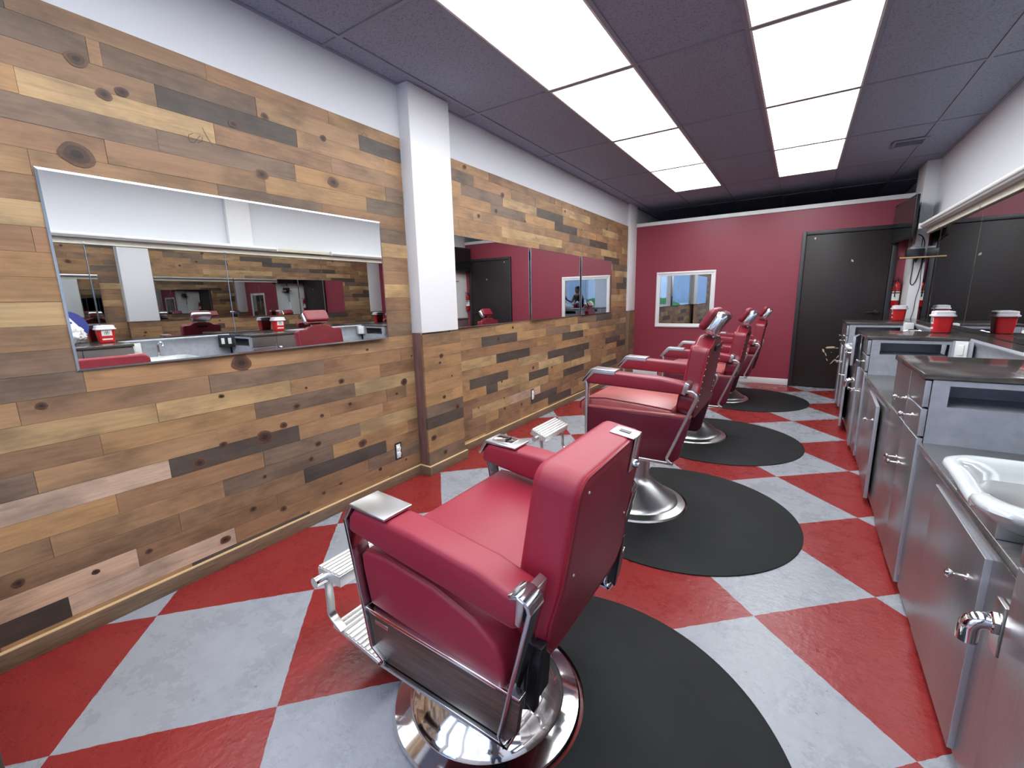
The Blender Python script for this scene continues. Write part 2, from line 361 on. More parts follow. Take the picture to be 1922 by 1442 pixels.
KNOTS = "0.652,2.211,.03;0.716,2.114,.022;0.774,2.142,.02;0.601,1.870,.046;1.347,2.227,.018;1.710,1.989,.032;1.296,1.945,.028;1.671,2.213,.018;2.252,2.181,.02;1.189,2.146,.02;0.961,0.864,.012;0.826,0.565,.026;0.360,0.948,.015;1.074,1.013,.042;0.961,0.864,.012;1.635,0.824,.018;1.401,0.825,.008;2.145,0.733,.026;1.332,0.731,.018;2.067,0.660,.012;1.480,0.641,.012;1.247,0.643,.018;1.138,0.605,.04;1.436,0.477,.018;1.748,0.388,.03;1.382,0.400,.014;1.872,0.164,.014;0.937,0.623,.016;1.682,0.670,.01;1.110,0.390,.01;1.558,0.178,.012;1.437,0.163,.012;1.847,0.997,.01;2.232,0.909,.008;2.110,0.156,.009;1.186,0.170,.018;0.880,0.136,.022;1.031,0.239,.014;0.581,0.233,.012;0.402,0.234,.012;0.198,0.307,.016;0.373,0.049,.016;0.809,0.042,.018;3.361,2.070,.02;6.038,2.223,.02;3.468,2.222,.025;3.101,1.993,.02;2.937,2.341,.02;5.195,2.116,.01;5.706,2.198,.01;3.858,2.047,.012;3.340,0.939,.03;3.594,1.026,.015;3.978,0.572,.02;3.730,0.222,.018;3.417,0.249,.016;5.055,0.266,.014;3.001,0.348,.01;3.412,0.355,.01;3.668,0.706,.01;5.374,0.786,.014;4.403,0.518,.014;3.379,0.523,.012"
PITCH = .0885
class Planks:
    def __init__(s):
        s.bm = bmesh.new(); s.tone = s.bm.loops.layers.float_color.new('tone'); s.seed = s.bm.loops.layers.float_color.new('seed')
    def paint(s, fs, col, sd):
        for f in fs:
            for l in f.loops: l[s.tone] = (*col, 1); l[s.seed] = (*sd, 1)
    def board(s, x0, x1, y0, y1, z0, z1, tone):
        vs = [s.bm.verts.new((x, y, z)) for x in (x0, x1) for y in (y0, y1) for z in (z0, z1)]
        fs = [s.bm.faces.new([vs[i] for i in f]) for f in ((0, 1, 3, 2), (4, 6, 7, 5), (0, 4, 5, 1), (2, 3, 7, 6), (0, 2, 6, 4), (1, 5, 7, 3))]
        k = random.uniform(.90, 1.10); c = TONE[tone]; h = random.uniform(-.04, .04)
        s.paint(fs, (c[0]*k*(1+h), c[1]*k, c[2]*k*(1-h)), (random.random(), random.random(), random.random()))
    def knot(s, x, y, z, r):
        n = 18; ph = random.uniform(0, 6); sd = (random.random(),)*3
        def ring(q, xx): return [s.bm.verts.new((xx, y+q*1.15*math.cos(2*PI*k/n)*(1+.08*math.sin(3*2*PI*k/n+ph)), z+q*.9*math.sin(2*PI*k/n)*(1+.1*math.sin(2*2*PI*k/n+ph)))) for k in range(n)]
        O, I, J = ring(r, x+.0003), ring(r*.72, x+.0007), ring(r*.35, x+.0009)
        s.paint([s.bm.faces.new((O[k], O[(k+1) % n], I[(k+1) % n], I[k])) for k in range(n)], (.12, .06, .032), sd)
        s.paint([s.bm.faces.new((I[k], I[(k+1) % n], J[(k+1) % n], J[k])) for k in range(n)], (.07, .032, .02), sd)
        s.paint([s.bm.faces.new(J)], (.03, .012, .008), sd)
    def scribble(s, x, pts, w=.0011):
        V = []
        for i, p in enumerate(pts):
            a, b = Vector(pts[max(i-1, 0)]), Vector(pts[min(i+1, len(pts)-1)]); d = (b-a).normalized(); n = Vector((-d.y, d.x))*w; p = Vector(p)
            V.append([s.bm.verts.new((x, q.x, q.y)) for q in (p-n, p+n)])
        s.paint([s.bm.faces.new((A[0], A[1], B[1], B[0])) for A, B in zip(V, V[1:])], (.05, .035, .025), (.5,)*3)
    def build(s, name):
        bmesh.ops.recalc_face_normals(s.bm, faces=s.bm.faces)
        me = bpy.data.meshes.new(name); s.bm.to_mesh(me); s.bm.free(); me.materials.append(M['planks'])
        o = bpy.data.objects.new(name, me); COL.objects.link(o); return struct(o)
rows = {}
for part in ROWS.split(';'):
    r, l = part.split(':'); rows[int(r)] = [(float(e[:-1]), e[-1]) for e in l.split(',')]
def bay(P, y0, y1, zmax=2.37, x=XL, rowset=range(27)):
    for r in rowset:
        z0, z1 = r*PITCH+.0005, min((r+1)*PITCH-.0005, zmax)
        if z1-z0 < .01: continue
        known = [(max(a, y0) if a < y0+.03 else a, t) for a, t in rows.get(r, []) if y0-.3 <= a < y1-.04]
        js = []
        if known and known[0][0] <= y0+.01: js = list(known)
        else:
            off = random.uniform(0, .61)
            a = known[0][0] if known else y0+off
            while a > y0+.05: a -= .61
            a += .61
            js = [(y0, random.choice('OTTBBGL'))]+[(a, random.choice('OTTBBGLTD'))]*(a < (known[0][0]-.05 if known else y1))
            js += known
        # fill the rest with 0.61 m boards
        full = []
        for k, (a, t) in enumerate(js):
            if full and a-full[-1][0] < .03: full[-1] = (full[-1][0], t); continue
            full.append((a, t)); nxt = js[k+1][0] if k+1 < len(js) else y1
            b = a+.61
            if (a <= y0+.01 or abs(a+.1) < .01) and known and k+1 < len(js) and nxt-a > .74:
                full.append((nxt-.61, t)); b = a+.61
                nxt -= .61
            while nxt-b > .12: full.append((b, random.choice('OTTBBGLBD'))); b += .61
        full.sort()
        for k, (a, t) in enumerate(full):
            b = full[k+1][0] if k+1 < len(full) else y1
            P.board(x, x+.0135+random.uniform(0, .0025), a+.0006, b-.0006, z0, z1, t)
P = Planks()
bay(P, YF, 2.255); bay(P, 2.67, 6.95)
for e in KNOTS.split(';'):
    y, z, r = map(float, e.split(','))
    if y < 2.24 or y > 2.69: P.knot(XL+.0163, y, z, r)
for k in range(34):
    y = random.choice([random.uniform(-.9, 0), random.uniform(4.5, 6.9)]); P.knot(XL+.0163, y, PITCH*(random.randint(0, 26)+random.uniform(.3, .7)), random.uniform(.006, .018))
for e in "1.008 2.056,0.990 2.045,0.987 2.032,0.993 2.017,1.009 2.019,1.035 2.053,1.045 2.050,1.041 2.032,1.021 2.020;1.050 2.091,1.064 2.058,1.084 2.022;2.154 1.979,2.171 1.991,2.186 1.989,2.180 1.979,2.197 1.991,2.212 1.989,2.229 1.999,2.234 1.990,2.216 1.976,2.245 2.002;1.935 2.280,1.942 2.305,1.961 2.322,1.978 2.315,1.988 2.280;1.334 1.830,1.341 1.829,1.335 1.818,1.342 1.815;1.353 1.830,1.353 1.813".split(';'): P.scribble(XL+.0166, [tuple(map(float, q.split())) for q in e.split(',')])
P.build('trim_3')
# pilaster : white above, boarded below
struct(MB().box(XL, -2.25, 2.27, 2.67, 1.072, H).build('trim_4', 'white', bev=.003))
P = Planks()
for r, t in zip(range(12), 'GGDOOGDTOTOBB'): P.board(-2.25, -2.236+random.uniform(0, .0015), 2.255, 2.672, r*PITCH+.0005, (r+1)*PITCH-.0005, {10: 'T', 11: 'B'}.get(r, 'GGOODGOTTOTB'[r]))
for y, z, q in ((2.43, .13, .02), (2.31, .28, .026), (2.45, .57, .016), (2.60, .46, .022), (2.55, .72, .009), (2.42, .84, .012), (2.44, .89, .02)): P.knot(-2.2342, y, z, q)
P.build('trim_5')
struct(MB().box(XL, -2.25, 2.256, 2.27, 0, 1.071).build('trim_6', 'sidewood', bev=.002))
struct(MB().box(XL, -2.30, 6.95, YB, 1.072, H).build('trim_7', 'white', bev=.003))
P = Planks()
for r in range(12): P.board(XL, -2.292+random.uniform(0, .002), 7.02, YB, r*PITCH+.0005, (r+1)*PITCH-.0005, random.choice('BTGB'))
P.build('trim_8')
struct(MB().box(XL, -2.285, 6.955, 7.02, 0, 1.071).build('trim_9', 'trimwood', bev=.002))
# wooden baseboard with a raw sawn top edge
b = MB()
b.box(XL+.016, -2.315, YF, 2.236, 0, .07).box(XL+.016, -2.214, 2.236, 2.255, 0, .07).box(-2.234, -2.214, 2.2552, 2.69, 0, .07).box(XL+.016, -2.315, 2.672, 6.95, 0, .07)
struct(b.build('baseboard_left', 'trimwood', bev=.0015))
b = MB()
b.box(XL+.016, -2.3155, YF, 2.2365, .0701, .0725).box(XL+.016, -2.2145, 2.2365, 2.255, .0701, .0725).box(-2.234, -2.2145, 2.2552, 2.689, .0701, .0725).box(XL+.016, -2.3155, 2.673, 6.95, .0701, .0725)
struct(b.build('trim_10', 'pine', smooth=False))
struct(MB().box(-2.29, -.047, YB-.018, YB, 0, .088).build('baseboard_back', 'white', bev=.004))
# right wall pilasters
struct(MB().box(1.045, XR, 6.85, YB, 0, H).build('trim_11', 'white', bev=.003))
struct(MB().box(1.095, XR, 2.52, 2.78, 1.995, H).build('trim_12', 'white', bev=.003))
# ------------------------------------------------------------------ back wall door and window
def at_struct(name):
    o = bpy.data.objects.new(name, None); COL.objects.link(o); return struct(o)
d = at_struct('door_1'); d.location = (.42, YB, 0)
MB().box(-.415, .475, -.030, -.001, .012, 2.045).build('panel', 'door', d, bev=.003)
f = MB().box(-.465, -.418, -.045, -.001, 0, 2.095).box(.478, .53, -.045, -.001, 0, 2.095).box(-.418, .478, -.045, -.001, 2.048, 2.095)
f.build('frame', 'doorframe', d, bev=.004)
R90 = Matrix.Rotation(PI/2, 4, 'X')
hd = MB(); hd.lathe([(.03, 0), (.03, .008), (.012, .014), (.012, .045), (.024, .05), (.028, .062), (.02, .075), (0, .078)], 24, Matrix.Translation((.405, -.03, 1.035)) @ R90)
hd.tube([(.405, -.082, 1.035), (.36, -.084, 1.036), (.30, -.082, 1.03)], [.01, .009, .008])
hd.build('handle', 'black', d)
ch = MB()
def blot(cx, cz, w, h, ang=0., n=11, sd=0):
    rr = random.Random(sd); ca, sa = math.cos(ang), math.sin(ang); pts = []
    for k in range(n):
        a = 2*PI*k/n; q = rr.uniform(.7, 1.2); u, v = w*math.cos(a)*q, h*math.sin(a)*q
        pts.append((cx-.42+u*ca-v*sa, cz+u*sa+v*ca))
    ch.prism(pts, -.0312, -.0298)
blot(.40, .565, .055, .016, .05, sd=1); blot(.325, .52, .010, .030, .35, sd=2); blot(.355, .47, .006, .028, .4, sd=3); blot(.375, .40, .005, .022, .5, sd=4)
blot(.44, .375, .005, .04, -.6, sd=5); blot(.49, .445, .005, .03, -.5, sd=6); blot(.415, .50, .006, .006, sd=7); blot(.47, .56, .02, .006, sd=8); blot(.52, 1.69, .012, .02, .6, sd=9); blot(.10, 2.0, .01, .018, sd=10)
ch.build('chipped_paint', 'chip', d, smooth=False)
w1 = at_struct('window_1'); w1.location = (-1.52, YB, 1.232)
fw, fh = .435, .432
f = MB()
for (o, i, y) in ((0, .062, -.018), (.008, .03, -.026)):
    a, b2 = fw-o, fh-o
    f.box(-a, a, y, -.001, b2-i+o, b2).box(-a, a, y, -.001, -b2, -b2+i-o).box(-a, -a+i-o, y, -.001, -b2+i-o, b2-i+o).box(a-i+o, a, y, -.001, -b2+i-o, b2-i+o)
f.build('frame', 'white', w1, bev=.003)
MB().box(-fw+.062, fw-.062, -.006, -.002, -fh+.062, fh-.062).build('pane', 'tint', w1, smooth=False)
# ------------------------------------------------------------------ shop front behind the camera
w2 = at_struct('window_2'); w2.location = (.215, YF-.05, 1.70)
f = MB(); a, b2 = .835, .75
f.box(-a, a, -.03, .03, -b2, -b2+.05).box(-a, a, -.03, .03, b2-.05, b2).box(-a, -a+.05, -.03, .03, -b2+.05, b2-.05).box(a-.05, a, -.03, .03, -b2+.05, b2-.05)
f.box(-.05, -.01, -.025, .025, -b2+.05, b2-.05).box(-a+.05, -.05, -.02, .02, .33, .36).box(-.01, a-.05, -.02, .02, .33, .36)
f.build('frame', 'white', w2, bev=.003); MB().box(-a+.05, a-.05, -.003, .003, -b2+.05, b2-.05).build('pane', 'glass', w2, smooth=False)
d2 = at_struct('door_2'); d2.location = (-1.12, YF-.05, 0)
f = MB().box(-.398, -.33, -.025, .025, .01, 2.34).box(.33, .398, -.025, .025, .01, 2.34).box(-.33, .33, -.025, .025, .01, .2).box(-.33, .33, -.025, .025, 2.26, 2.34)
f.build('frame', 'satin', d2, bev=.003); MB().box(-.33, .33, -.003, .003, .2, 2.26).build('pane', 'glass', d2, smooth=False)
MB().tube([(.35, .024, .95), (.35, .06, .97), (.35, .06, 1.25), (.35, .024, 1.27)], .012).build('handle', 'dark_metal', d2)
w3 = at_struct('window_3'); w3.location = (-1.935, YF-.05, 1.70)
f = MB(); a, b2 = .314, .75
f.box(-a, a, -.03, .03, -b2, -b2+.05).box(-a, a, -.03, .03, b2-.05, b2).box(-a, -a+.05, -.03, .03, -b2+.05, b2-.05).box(a-.05, a, -.03, .03, -b2+.05, b2-.05)
f.build('frame', 'white', w3, bev=.003); MB().box(-a+.05, a-.05, -.003, .003, -b2+.05, b2-.05).build('pane', 'glass', w3, smooth=False)
struct(MB().box(-12, 12, -24, YF-.1, -.2, -.12).build('street', 'asphalt'))
f = MB().box(-12, 12, -16.4, -16, -.12, 6).build('facade', 'facade'); struct(f)
f = MB()
for k in range(7): f.box(-10.5+3*k, -8.6+3*k, -16.02, -15.98, .8, 3.2)
M['shopglass'] = plain('pale shop glass', (.38, .46, .54), .2)
struct(f.build('facade_windows', 'shopglass'))
for k, (hx, hl) in enumerate(((-4.2, 'clipped green hedge across the street, on the door side'), (3.4, 'clipped green hedge across the street, on the window side'))):
    m = MB(); m.ball((0, 0, .62), (1.7, .6, .7), u=40, v=24)
    for v in m.bm.verts: v.co += v.co.normalized()*(noise.noise(v.co*3.2+Vector((k*9, 0, 0)))*.16+noise.noise(v.co*9)*.07); v.co.z = max(v.co.z, 0)
    h = tag(m.build('hedge', 'grass', smooth=False), hl, 'hedge', 'street hedges'); h.location = (hx, -13.4, -.12)
# ------------------------------------------------------------------ wall mirrors
def wall_mirror(name, label, x, y0, y1, z0, z1, facing, mat='mirror', rz=0., group=None, bevel=.014, backing=0.):
    s = 1 if facing > 0 else -1
    t = thing(name, label, 'mirror', (x, (y0+y1)/2, z0), rz, group)
    a, h = (y1-y0)/2, z1-z0
    MB().prism([(-a+bevel, bevel), (a-bevel, bevel), (a-bevel, h-bevel), (-a+bevel, h-bevel)], .0, s*.006, ax='x').build('glass', mat, t, smooth=False)
    e = MB()
    def strip(p, q, r2, u):
        vs = [e.bm.verts.new(v) for v in ((s*.0035, *p), (s*.0035, *q), (s*.006, *u), (s*.006, *r2))]; e.bm.faces.new(vs)
        ws = [e.bm.verts.new(v) for v in ((0, *p), (0, *q))]; e.bm.faces.new((vs[0], ws[0], ws[1], vs[1]))
    c = [(-a, 0), (a, 0), (a, h), (-a, h)]; i = [(-a+bevel, bevel), (a-bevel, bevel), (a-bevel, h-bevel), (-a+bevel, h-bevel)]
    for k in range(4): strip(c[k], c[(k+1) % 4], i[k], i[(k+1) % 4])
    e.build('bevelled_edge', 'mirror_edge', t, smooth=False)
    if backing: MB().box(.0008*s*-1, -s*backing, -a+.004, a-.004, .004, h-.004).build('backing', 'doorframe', t, smooth=False)
    return t
wall_mirror('wall_mirror', 'largest single mirror on the wood wall, left of the white pilaster', -2.318, .475, 2.0, 1.06, 1.802, 1, rz=M1ROT, bevel=.008)
for y0, y1, l in ((2.69, 3.918, 'mirror panel on the wood wall touching the white pilaster'), (3.922, 5.163, 'middle mirror panel of the three beyond the white pilaster'), (5.167, 6.245, 'mirror panel on the wood wall nearest the red wall')):
    wall_mirror('wall_mirror', l, -2.325, y0, y1, 1.077, 1.803, 1, rz=.0125, group='mirror panels beyond the pilaster', bevel=.005)
seams = [.02, 1.24, 2.44, 3.64, 4.84, 6.04, 6.52]
ml = ['mirror panel over the counter nearest the front window', 'mirror panel over the near sink counter', 'mirror panel above the nearest tall cabinet', 'mirror panel above the counter between the tall cabinets', 'mirror panel above the second tall cabinet', 'narrow mirror panel next to the corner with the television']
for k in range(6):
    wall_mirror('counter_mirror', ml[k], 1.105, seams[k]+.0015, seams[k+1]-.0015, .977, 1.895, -1, 'mirror_old', backing=.054, group='mirrors behind the counter', bevel=.003)
t = thing('mirror_rail', 'cream rail with screws along the top of the counter mirrors', 'rail', (1.10, 3.3, 1.8955))
MB().box(-.022, .0585, -3.25, 3.25, 0, .052).build('rail', 'cream', t, bev=.002)
for k in range(14): MB().lathe([(.006, 0), (.006, .002), (.003, .004)], 10, Matrix.Translation((-.022, -3.1+.47*k, .03)) @ Matrix.Rotation(-PI/2, 4, 'Y')).build('screw', 'satin', t)
for k in range(1, 6): MB().box(-.026, -.0225, seams[k]-3.3-.008, seams[k]-3.3+.008, -.001, .022).build('clip', 'satin', t, bev=.001)
def strip_light(y0, y1, label):
    t = thing('strip_light', label, 'strip light', (1.055, (y0+y1)/2, 1.953), group='white strip lights above the counter mirrors')
    L2 = (y1-y0)/2
    MB().prism([(.104, -.004), (-.03, -.004), (-.045, .012), (-.03, .03), (.104, .03)], -L2, L2).build('housing', 'white', t, bev=.003)
    MB().tube([(-.035, -L2+.01, .026), (-.035, L2-.01, .026)], .019, 16).build('diffuser', 'plastic', t)
    for s in (-1, 1): MB().box(-.058, .0, s*(L2-.005)-.006, s*(L2-.005)+.006, -.006, .048).build('end_cap', 'white', t, bev=.002)
strip_light(.1, 3.02, 'long white strip light above the mirrors near the front'); strip_light(3.76, 6.50, 'long white strip light above the mirrors near the television')
t = thing('ballast_box', 'beige metal box between the two white strip lights', 'box', (1.055, 3.39, 1.953))
MB().box(-.03, .104, -.362, .362, -.002, .034).build('cover', 'beige', t, bev=.004); MB().box(-.031, -.0302, -.01, .01, .008, .02).build('latch', 'satin', t, smooth=False)
# ------------------------------------------------------------------ barber chairs
def ridged(mb, w, hy, th, nr, mtx):
    # ribbed tread : x across ribs, y along ribs
    mb.box(-w/2, w/2, -hy, hy, -th/2, th/2-.006, mtx)
    p = w/nr
    for k in range(nr): mb.box(-w/2+p*k+p*.12, -w/2+p*(k+1)-p*.12, -hy+.002, hy-.002, th/2-.006, th/2, mtx)
def outline_back(hw_top, hw_low, zlow, L, r, hump=0., hw_bot=None):
    # closed outline in (y, s)
    hb = hw_bot or hw_low
    pts = []
    pts += arc(hw_top-r, L-r, r, 90, 0, 5)[::1]
    pts += [(hw_top, zlow+.05), (hw_low, zlow-.02)]
    pts += [(hb, .05), (hb-.03, .012), (hb-.07, 0)]
    right = pts; left = [(-y, s) for y, s in reversed(right)]
    top = []
    if hump:
        top = [(-.15, L), (-.10, L+hump*.75), (-.05, L+hump), (.05, L+hump), (.10, L+hump*.75), (.15, L)]
    return right+left+top
def back_mesh(out, th, xr, z0, lean, bulge=.012):
    m = MB(); ca, sa = math.cos(lean), math.sin(lean)
    F = Matrix(((0, -sa, ca, xr), (1, 0, 0, 0), (0, ca, sa, z0), (0, 0, 0, 1)))  # (y,s,t) -> (x,y,z)
    m.prism(out, 0, th, ax='z', mtx=F)
    return m, F
def make_chair_a(label):
    r = thing('barber_chair', label, 'barber chair', (-.7626, .9736, 0), PI, 'red barber chairs')
    MB().lathe([(0, 0), (.303, 0), (.306, .010), (.300, .020), (.252, .033), (.246, .046), (.236, .052), (.222, .072), (.185, .105), (.14, .132), (.10, .152), (.078, .168), (.070, .18), (.070, .345), (0, .345)], 72).build('base', 'chrome', r)
    MB().box(-.20, .10, -.16, .16, .345, .452).build('mechanism', 'dark_metal', r, bev=.012)
    MB().prism([(-.30, .46), (-.24, .46), (-.235, .30), (-.262, .275), (-.29, .29)], .10, .20).build('lever_boot', 'black', r, bev=.008)
    MB().tube([(-.27, .215, .46), (-.27, .205, .30)], .006).build('pump_lever', 'chrome', r)
    path = [(.192, .748), (.128, .385)]+arc(.107, .366, .022, 180+15, 270, 4)+arc(-.312, .358, .022, 270, 350, 4)+[(-.372, .690)]+arc(-.345, .692, .028, 178, 85, 4)+[(-.325, .715)]
    for s in (-1, 1):
        a, b = (.285, .339) if s > 0 else (-.339, -.285)
        MB().strap(path, a, b, .010).build('side_frame', 'steel', r, bev=.002)
        a, b = (.311, .329) if s > 0 else (-.329, -.311)
        wp = MB().prism([(.140, .486), (.121, .375), (.1, .352), (-.306, .345), (-.329, .372), (-.343, .466)], a, b).build('side_panel', 'walnut', r, bev=.001); wp['label'] = 'wood grain side panel'
        a, b = (.309, .334) if s > 0 else (-.334, -.309)
        MB().prism([(.142, .498), (.140, .4865), (-.343, .4665), (-.345, .477)], a, b).build('panel_trim', 'chrome', r, bev=.0015)
        if s > 0:
            MB().prism([(.112, .470), (.112, .458), (.062, .456), (.062, .468)], .3292, .3315).build('maker_plate', 'satin', r, bev=.0008)
        # padded arm
        a, b = (.248, .337) if s > 0 else (-.337, -.248)
        MB().prism([(.178, .752), (.152, .783), (-.05, .770), (-.25, .742), (-.350, .712), (-.352, .660), (-.335, .634), (-.20, .652), (.0, .680), (.185, .708)], a, b).build('armrest', 'vinyl', r, bev=.020, seg=4)
        a, b = (.246, .340) if s > 0 else (-.340, -.246)
        MB().prism([(.198, .742), (.162, .794), (.03, .786), (.03, .778), (.156, .784), (.186, .738)], a, b).build('arm_plate', 'satin', r, bev=.003)
        if s < 0:
            q = MB().prism([(.145, .7955), (.06, .7905), (.06, .7875), (.145, .7925)], -.322, -.268).build('ashtray_lid', 'chrome', r, bev=.002)
            MB().box(.088, .094, -.312, -.278, .793, .799).build('lid_lip', 'dark_metal', q, bev=.001)
        a, b = (.244, .341) if s > 0 else (-.341, -.244)
        MB().prism([(-.345, .724), (-.364, .716), (-.352, .655), (-.340, .660)], a, b).build('arm_cap', 'satin', r, bev=.003)
    seat = [(.138, .50), (.158, .60), (.160, .640), (.142, .660), (.06, .662), (-.10, .640), (-.22, .602), (-.272, .566), (-.294, .52), (-.296, .462), (-.27, .456)]
    MB().prism(seat, -.322, .322).build('seat', 'vinyl', r, bev=.022, seg=4)
    for s in (-1, 1): MB().tube([(x*.985, s*.313, z-.003) for x, z in seat[1:10]], .0035, 6).build('seat_piping', 'pipe', r)
    out = outline_back(.218, .246, .13, .452, .045)
    m, F = back_mesh(out, .118, -.355, .49, math.radians(9.6)); m.build('backrest', 'vinyl', r, bev=.022, seg=4)
    m = MB(); m.tube([F @ Vector((y*.975, q if q < .01 else q*.985, .006)) for y, q in out], .005, 6, closed=True)
    m.build('back_piping', 'pipe', r)
    # chrome headrest socket clip over the top rear edge
    m = MB(); m.prism([(-.145, .40), (-.062, .40), (-.062, .3), (-.145, .3)], 0, .001) if False else None
    k = m; k.box(-.165, -.095, .4515, .456, -.004, .064, F @ Matrix.Identity(4)); k.box(-.150, -.112, .352, .456, -.006, -.0005, F)
    cl = k.build('headrest_socket', 'satin', r, bev=.002)
    MB().box(-.137, -.119, .4562, .4575, .016, .046, F).build('slot', 'black', cl, smooth=False)
    MB().lathe([(.012, 0), (.012, .008), (.007, .016), (0, .018)], 16, F @ Matrix.Translation((-.131, .375, -.006)) @ Matrix.Rotation(PI, 4, 'X')).build('screw_knob', 'chrome', cl)
    for y, q in ((.17, .41), (.17, .2), (-.17, .2)):
        MB().lathe([(.004, 0), (.003, .0025), (0, .003)], 10, F @ Matrix.Translation((y, q, -.0005)) @ Matrix.Rotation(PI, 4, 'X')).build('back_stud', 'satin', r)
    # back hinge brackets
    for s in (-1, 1): MB().prism([(-.365, .56), (-.335, .56), (-.315, .40), (-.34, .38)], s*.246 if s > 0 else -.272, .272 if s > 0 else -.246).build('back_bracket', 'dark_metal', r, bev=.003)
    # footrest
    fr = Matrix.Translation((.520, 0, .372)) @ Matrix.Rotation(math.radians(2), 4, 'Y')
    m = MB(); ridged(m, .122, .200, .046, 6, fr); p = m.build('foot_pad', 'cast', r, bev=.0015)
    m = MB(); m.tube([(.545, -.235, .360), (.545, .235, .360)], .016, 16); m.tube([(.545, .200, .360), (.545, .240, .360)], .019, 16).tube([(.545, -.240, .360), (.545, -.200, .360)], .019, 16); m.build('pad_axle', 'chrome', p)
    for s in (-1, 1):
        MB().strap([(.535, .365), (.532, .27)]+arc(.50, .235, .035, 10, -70, 5)+[(.47, .178)], s*.196-.014, s*.196+.014, .009).build('foot_arm', 'satin', r, bev=.002)
    pl = Matrix.Translation((.405, 0, .158)) @ Matrix.Rotation(math.radians(-8.5), 4, 'Y')
    m = MB(); ridged(m, .245, .20, .020, 12, pl); m.build('foot_plate', 'cast', r, bev=.001)
    for s in (-1, 1): MB().strap([(.30, .138), (.235, .15), (.13, .36), (.08, .40)], s*.12-.016, s*.12+.016, .012).build('foot_bracket', 'dark_metal', r, bev=.002)
    return r
def make_chair_b(label):
    r = thing('barber_chair', label, 'barber chair', (-.788, 2.614, 0), PI, 'red barber chairs')
    MB().lathe([(0, 0), (.306, 0), (.311, .010), (.304, .022), (.262, .036), (.256, .046), (.235, .058), (.17, .105), (.115, .150), (.092, .178), (.086, .20), (.086, .41), (0, .41)], 64).build('base', 'satin', r)
    MB().box(-.26, .13, -.20, .20, .41, .58).build('mechanism', 'dark_metal', r, bev=.012)
    path = [(.214, .838), (.206, .828), (.198, .815), (.197, .455)]+arc(.165, .452, .032, 0, -90, 4)+arc(-.298, .455, .034, 270, 350, 4)+[(-.394, .782)]+arc(-.362, .786, .033, 178, 80, 5)+[(-.325, .822)]
    for s in (-1, 1):
        a, b = (.303, .336) if s > 0 else (-.336, -.303)
        MB().strap(path, a, b, .017).build('side_frame', 'satin', r, bev=.006)
        a, b = (.296, .330) if s > 0 else (-.330, -.296)
        MB().prism([(.189, .676), (.188, .455), (.163, .429), (-.296, .430), (-.322, .455), (-.372, .676)], a, b).build('side_panel', 'laminate_red', r, bev=.003)
        pe = MB().prism([(.189, .690), (.189, .6772), (-.3722, .6772), (-.375, .690)], a, b).build('panel_edge', 'vinyl_seat', r, bev=.002); pe['label'] = 'pale top edge of the side panel'  # strip along the panel top in the paler seat colour
        a, b = (.250, .337) if s > 0 else (-.337, -.250)
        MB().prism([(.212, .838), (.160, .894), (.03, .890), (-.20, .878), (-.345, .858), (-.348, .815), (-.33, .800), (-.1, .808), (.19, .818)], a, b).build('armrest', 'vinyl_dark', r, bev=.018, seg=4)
        a, b = (.247, .340) if s > 0 else (-.340, -.247)
        q = MB().prism([(.229, .828), (.166, .906), (.03, .900), (.03, .891), (.160, .896), (.214, .824)], a, b)
        for y in ((a, a+.004), (b-.004, b)): q.prism([(.225, .829), (.163, .900), (.03, .894), (.03, .876), (.152, .880), (.208, .824)], *y)
        q.build('arm_plate', 'satin', r, bev=.0015)
        a, b = (.245, .341) if s > 0 else (-.341, -.245)
        MB().prism([(-.338, .868), (-.362, .858), (-.340, .800), (-.322, .808)], a, b).build('arm_cap', 'satin', r, bev=.003)
    seat = [(.235, .60), (.258, .655), (.254, .695), (.222, .722), (.10, .732), (-.10, .720), (-.27, .704), (-.28, .66), (-.28, .60)]
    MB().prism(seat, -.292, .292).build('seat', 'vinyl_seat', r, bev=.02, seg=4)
    for s in (-1, 1): MB().tube([(x, s*.285, z-.002) for x, z in seat[1:7]], .0035, 6).build('seat_piping', 'pipe', r)
    out = outline_back(.236, .286, .13, .372, .03, hump=.042)
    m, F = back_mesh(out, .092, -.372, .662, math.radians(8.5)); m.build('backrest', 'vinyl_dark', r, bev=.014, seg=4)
    for tt in (.004, .088):
        MB().tube([F @ Vector((y*.985, q*.99, tt)) for y, q in out], .0045, 6, closed=True).build('back_piping', 'pipe', r)
    for k in range(9):
        for y in (-.225, .225): MB().lathe([(.0045, 0), (.003, .003), (0, .0035)], 8, F @ Matrix.Translation((y, .06+.034*k, 0)) @ Matrix.Rotation(PI, 4, 'X')).build('back_stud', 'satin', r)
    # headrest on two posts
    lean = math.radians(32); O = Vector((-.425, 0, 1.148)); ca, sa = math.cos(lean), math.sin(lean)
    Hm = Matrix(((0, -sa, ca, O.x), (1, 0, 0, 0), (0, ca, sa, O.z), (0, 0, 0, 1)))     # (y, s, t forward)
    hr = [(y, s) for y, s in rrect(-.125, .125, -.062, .066, .03)]
    h = MB().prism(hr, .022, .064, ax='z', mtx=Hm).build('headrest', 'vinyl_dark', r, bev=.018, seg=4)
    MB().prism([(y*1.01, s*1.02) for y, s in hr], -.034, .026, ax='z', mtx=Hm).build('headrest_shell', 'chrome_soft', h, bev=.020, seg=4)
    for y in (-.05, .05): MB().tube([(-.405, y, 1.00), (-.412, y, 1.075), Hm @ Vector((y, -.02, 0))], .006, 10).build('headrest_post', 'chrome', h)
    MB().box(-.065, .065, .345, .372, -.010, -.001, F).build('headrest_socket', 'dark_metal', r, bev=.003)
    fr = Matrix.Translation((.615, 0, .392)) @ Matrix.Rotation(math.radians(-20), 4, 'Y')
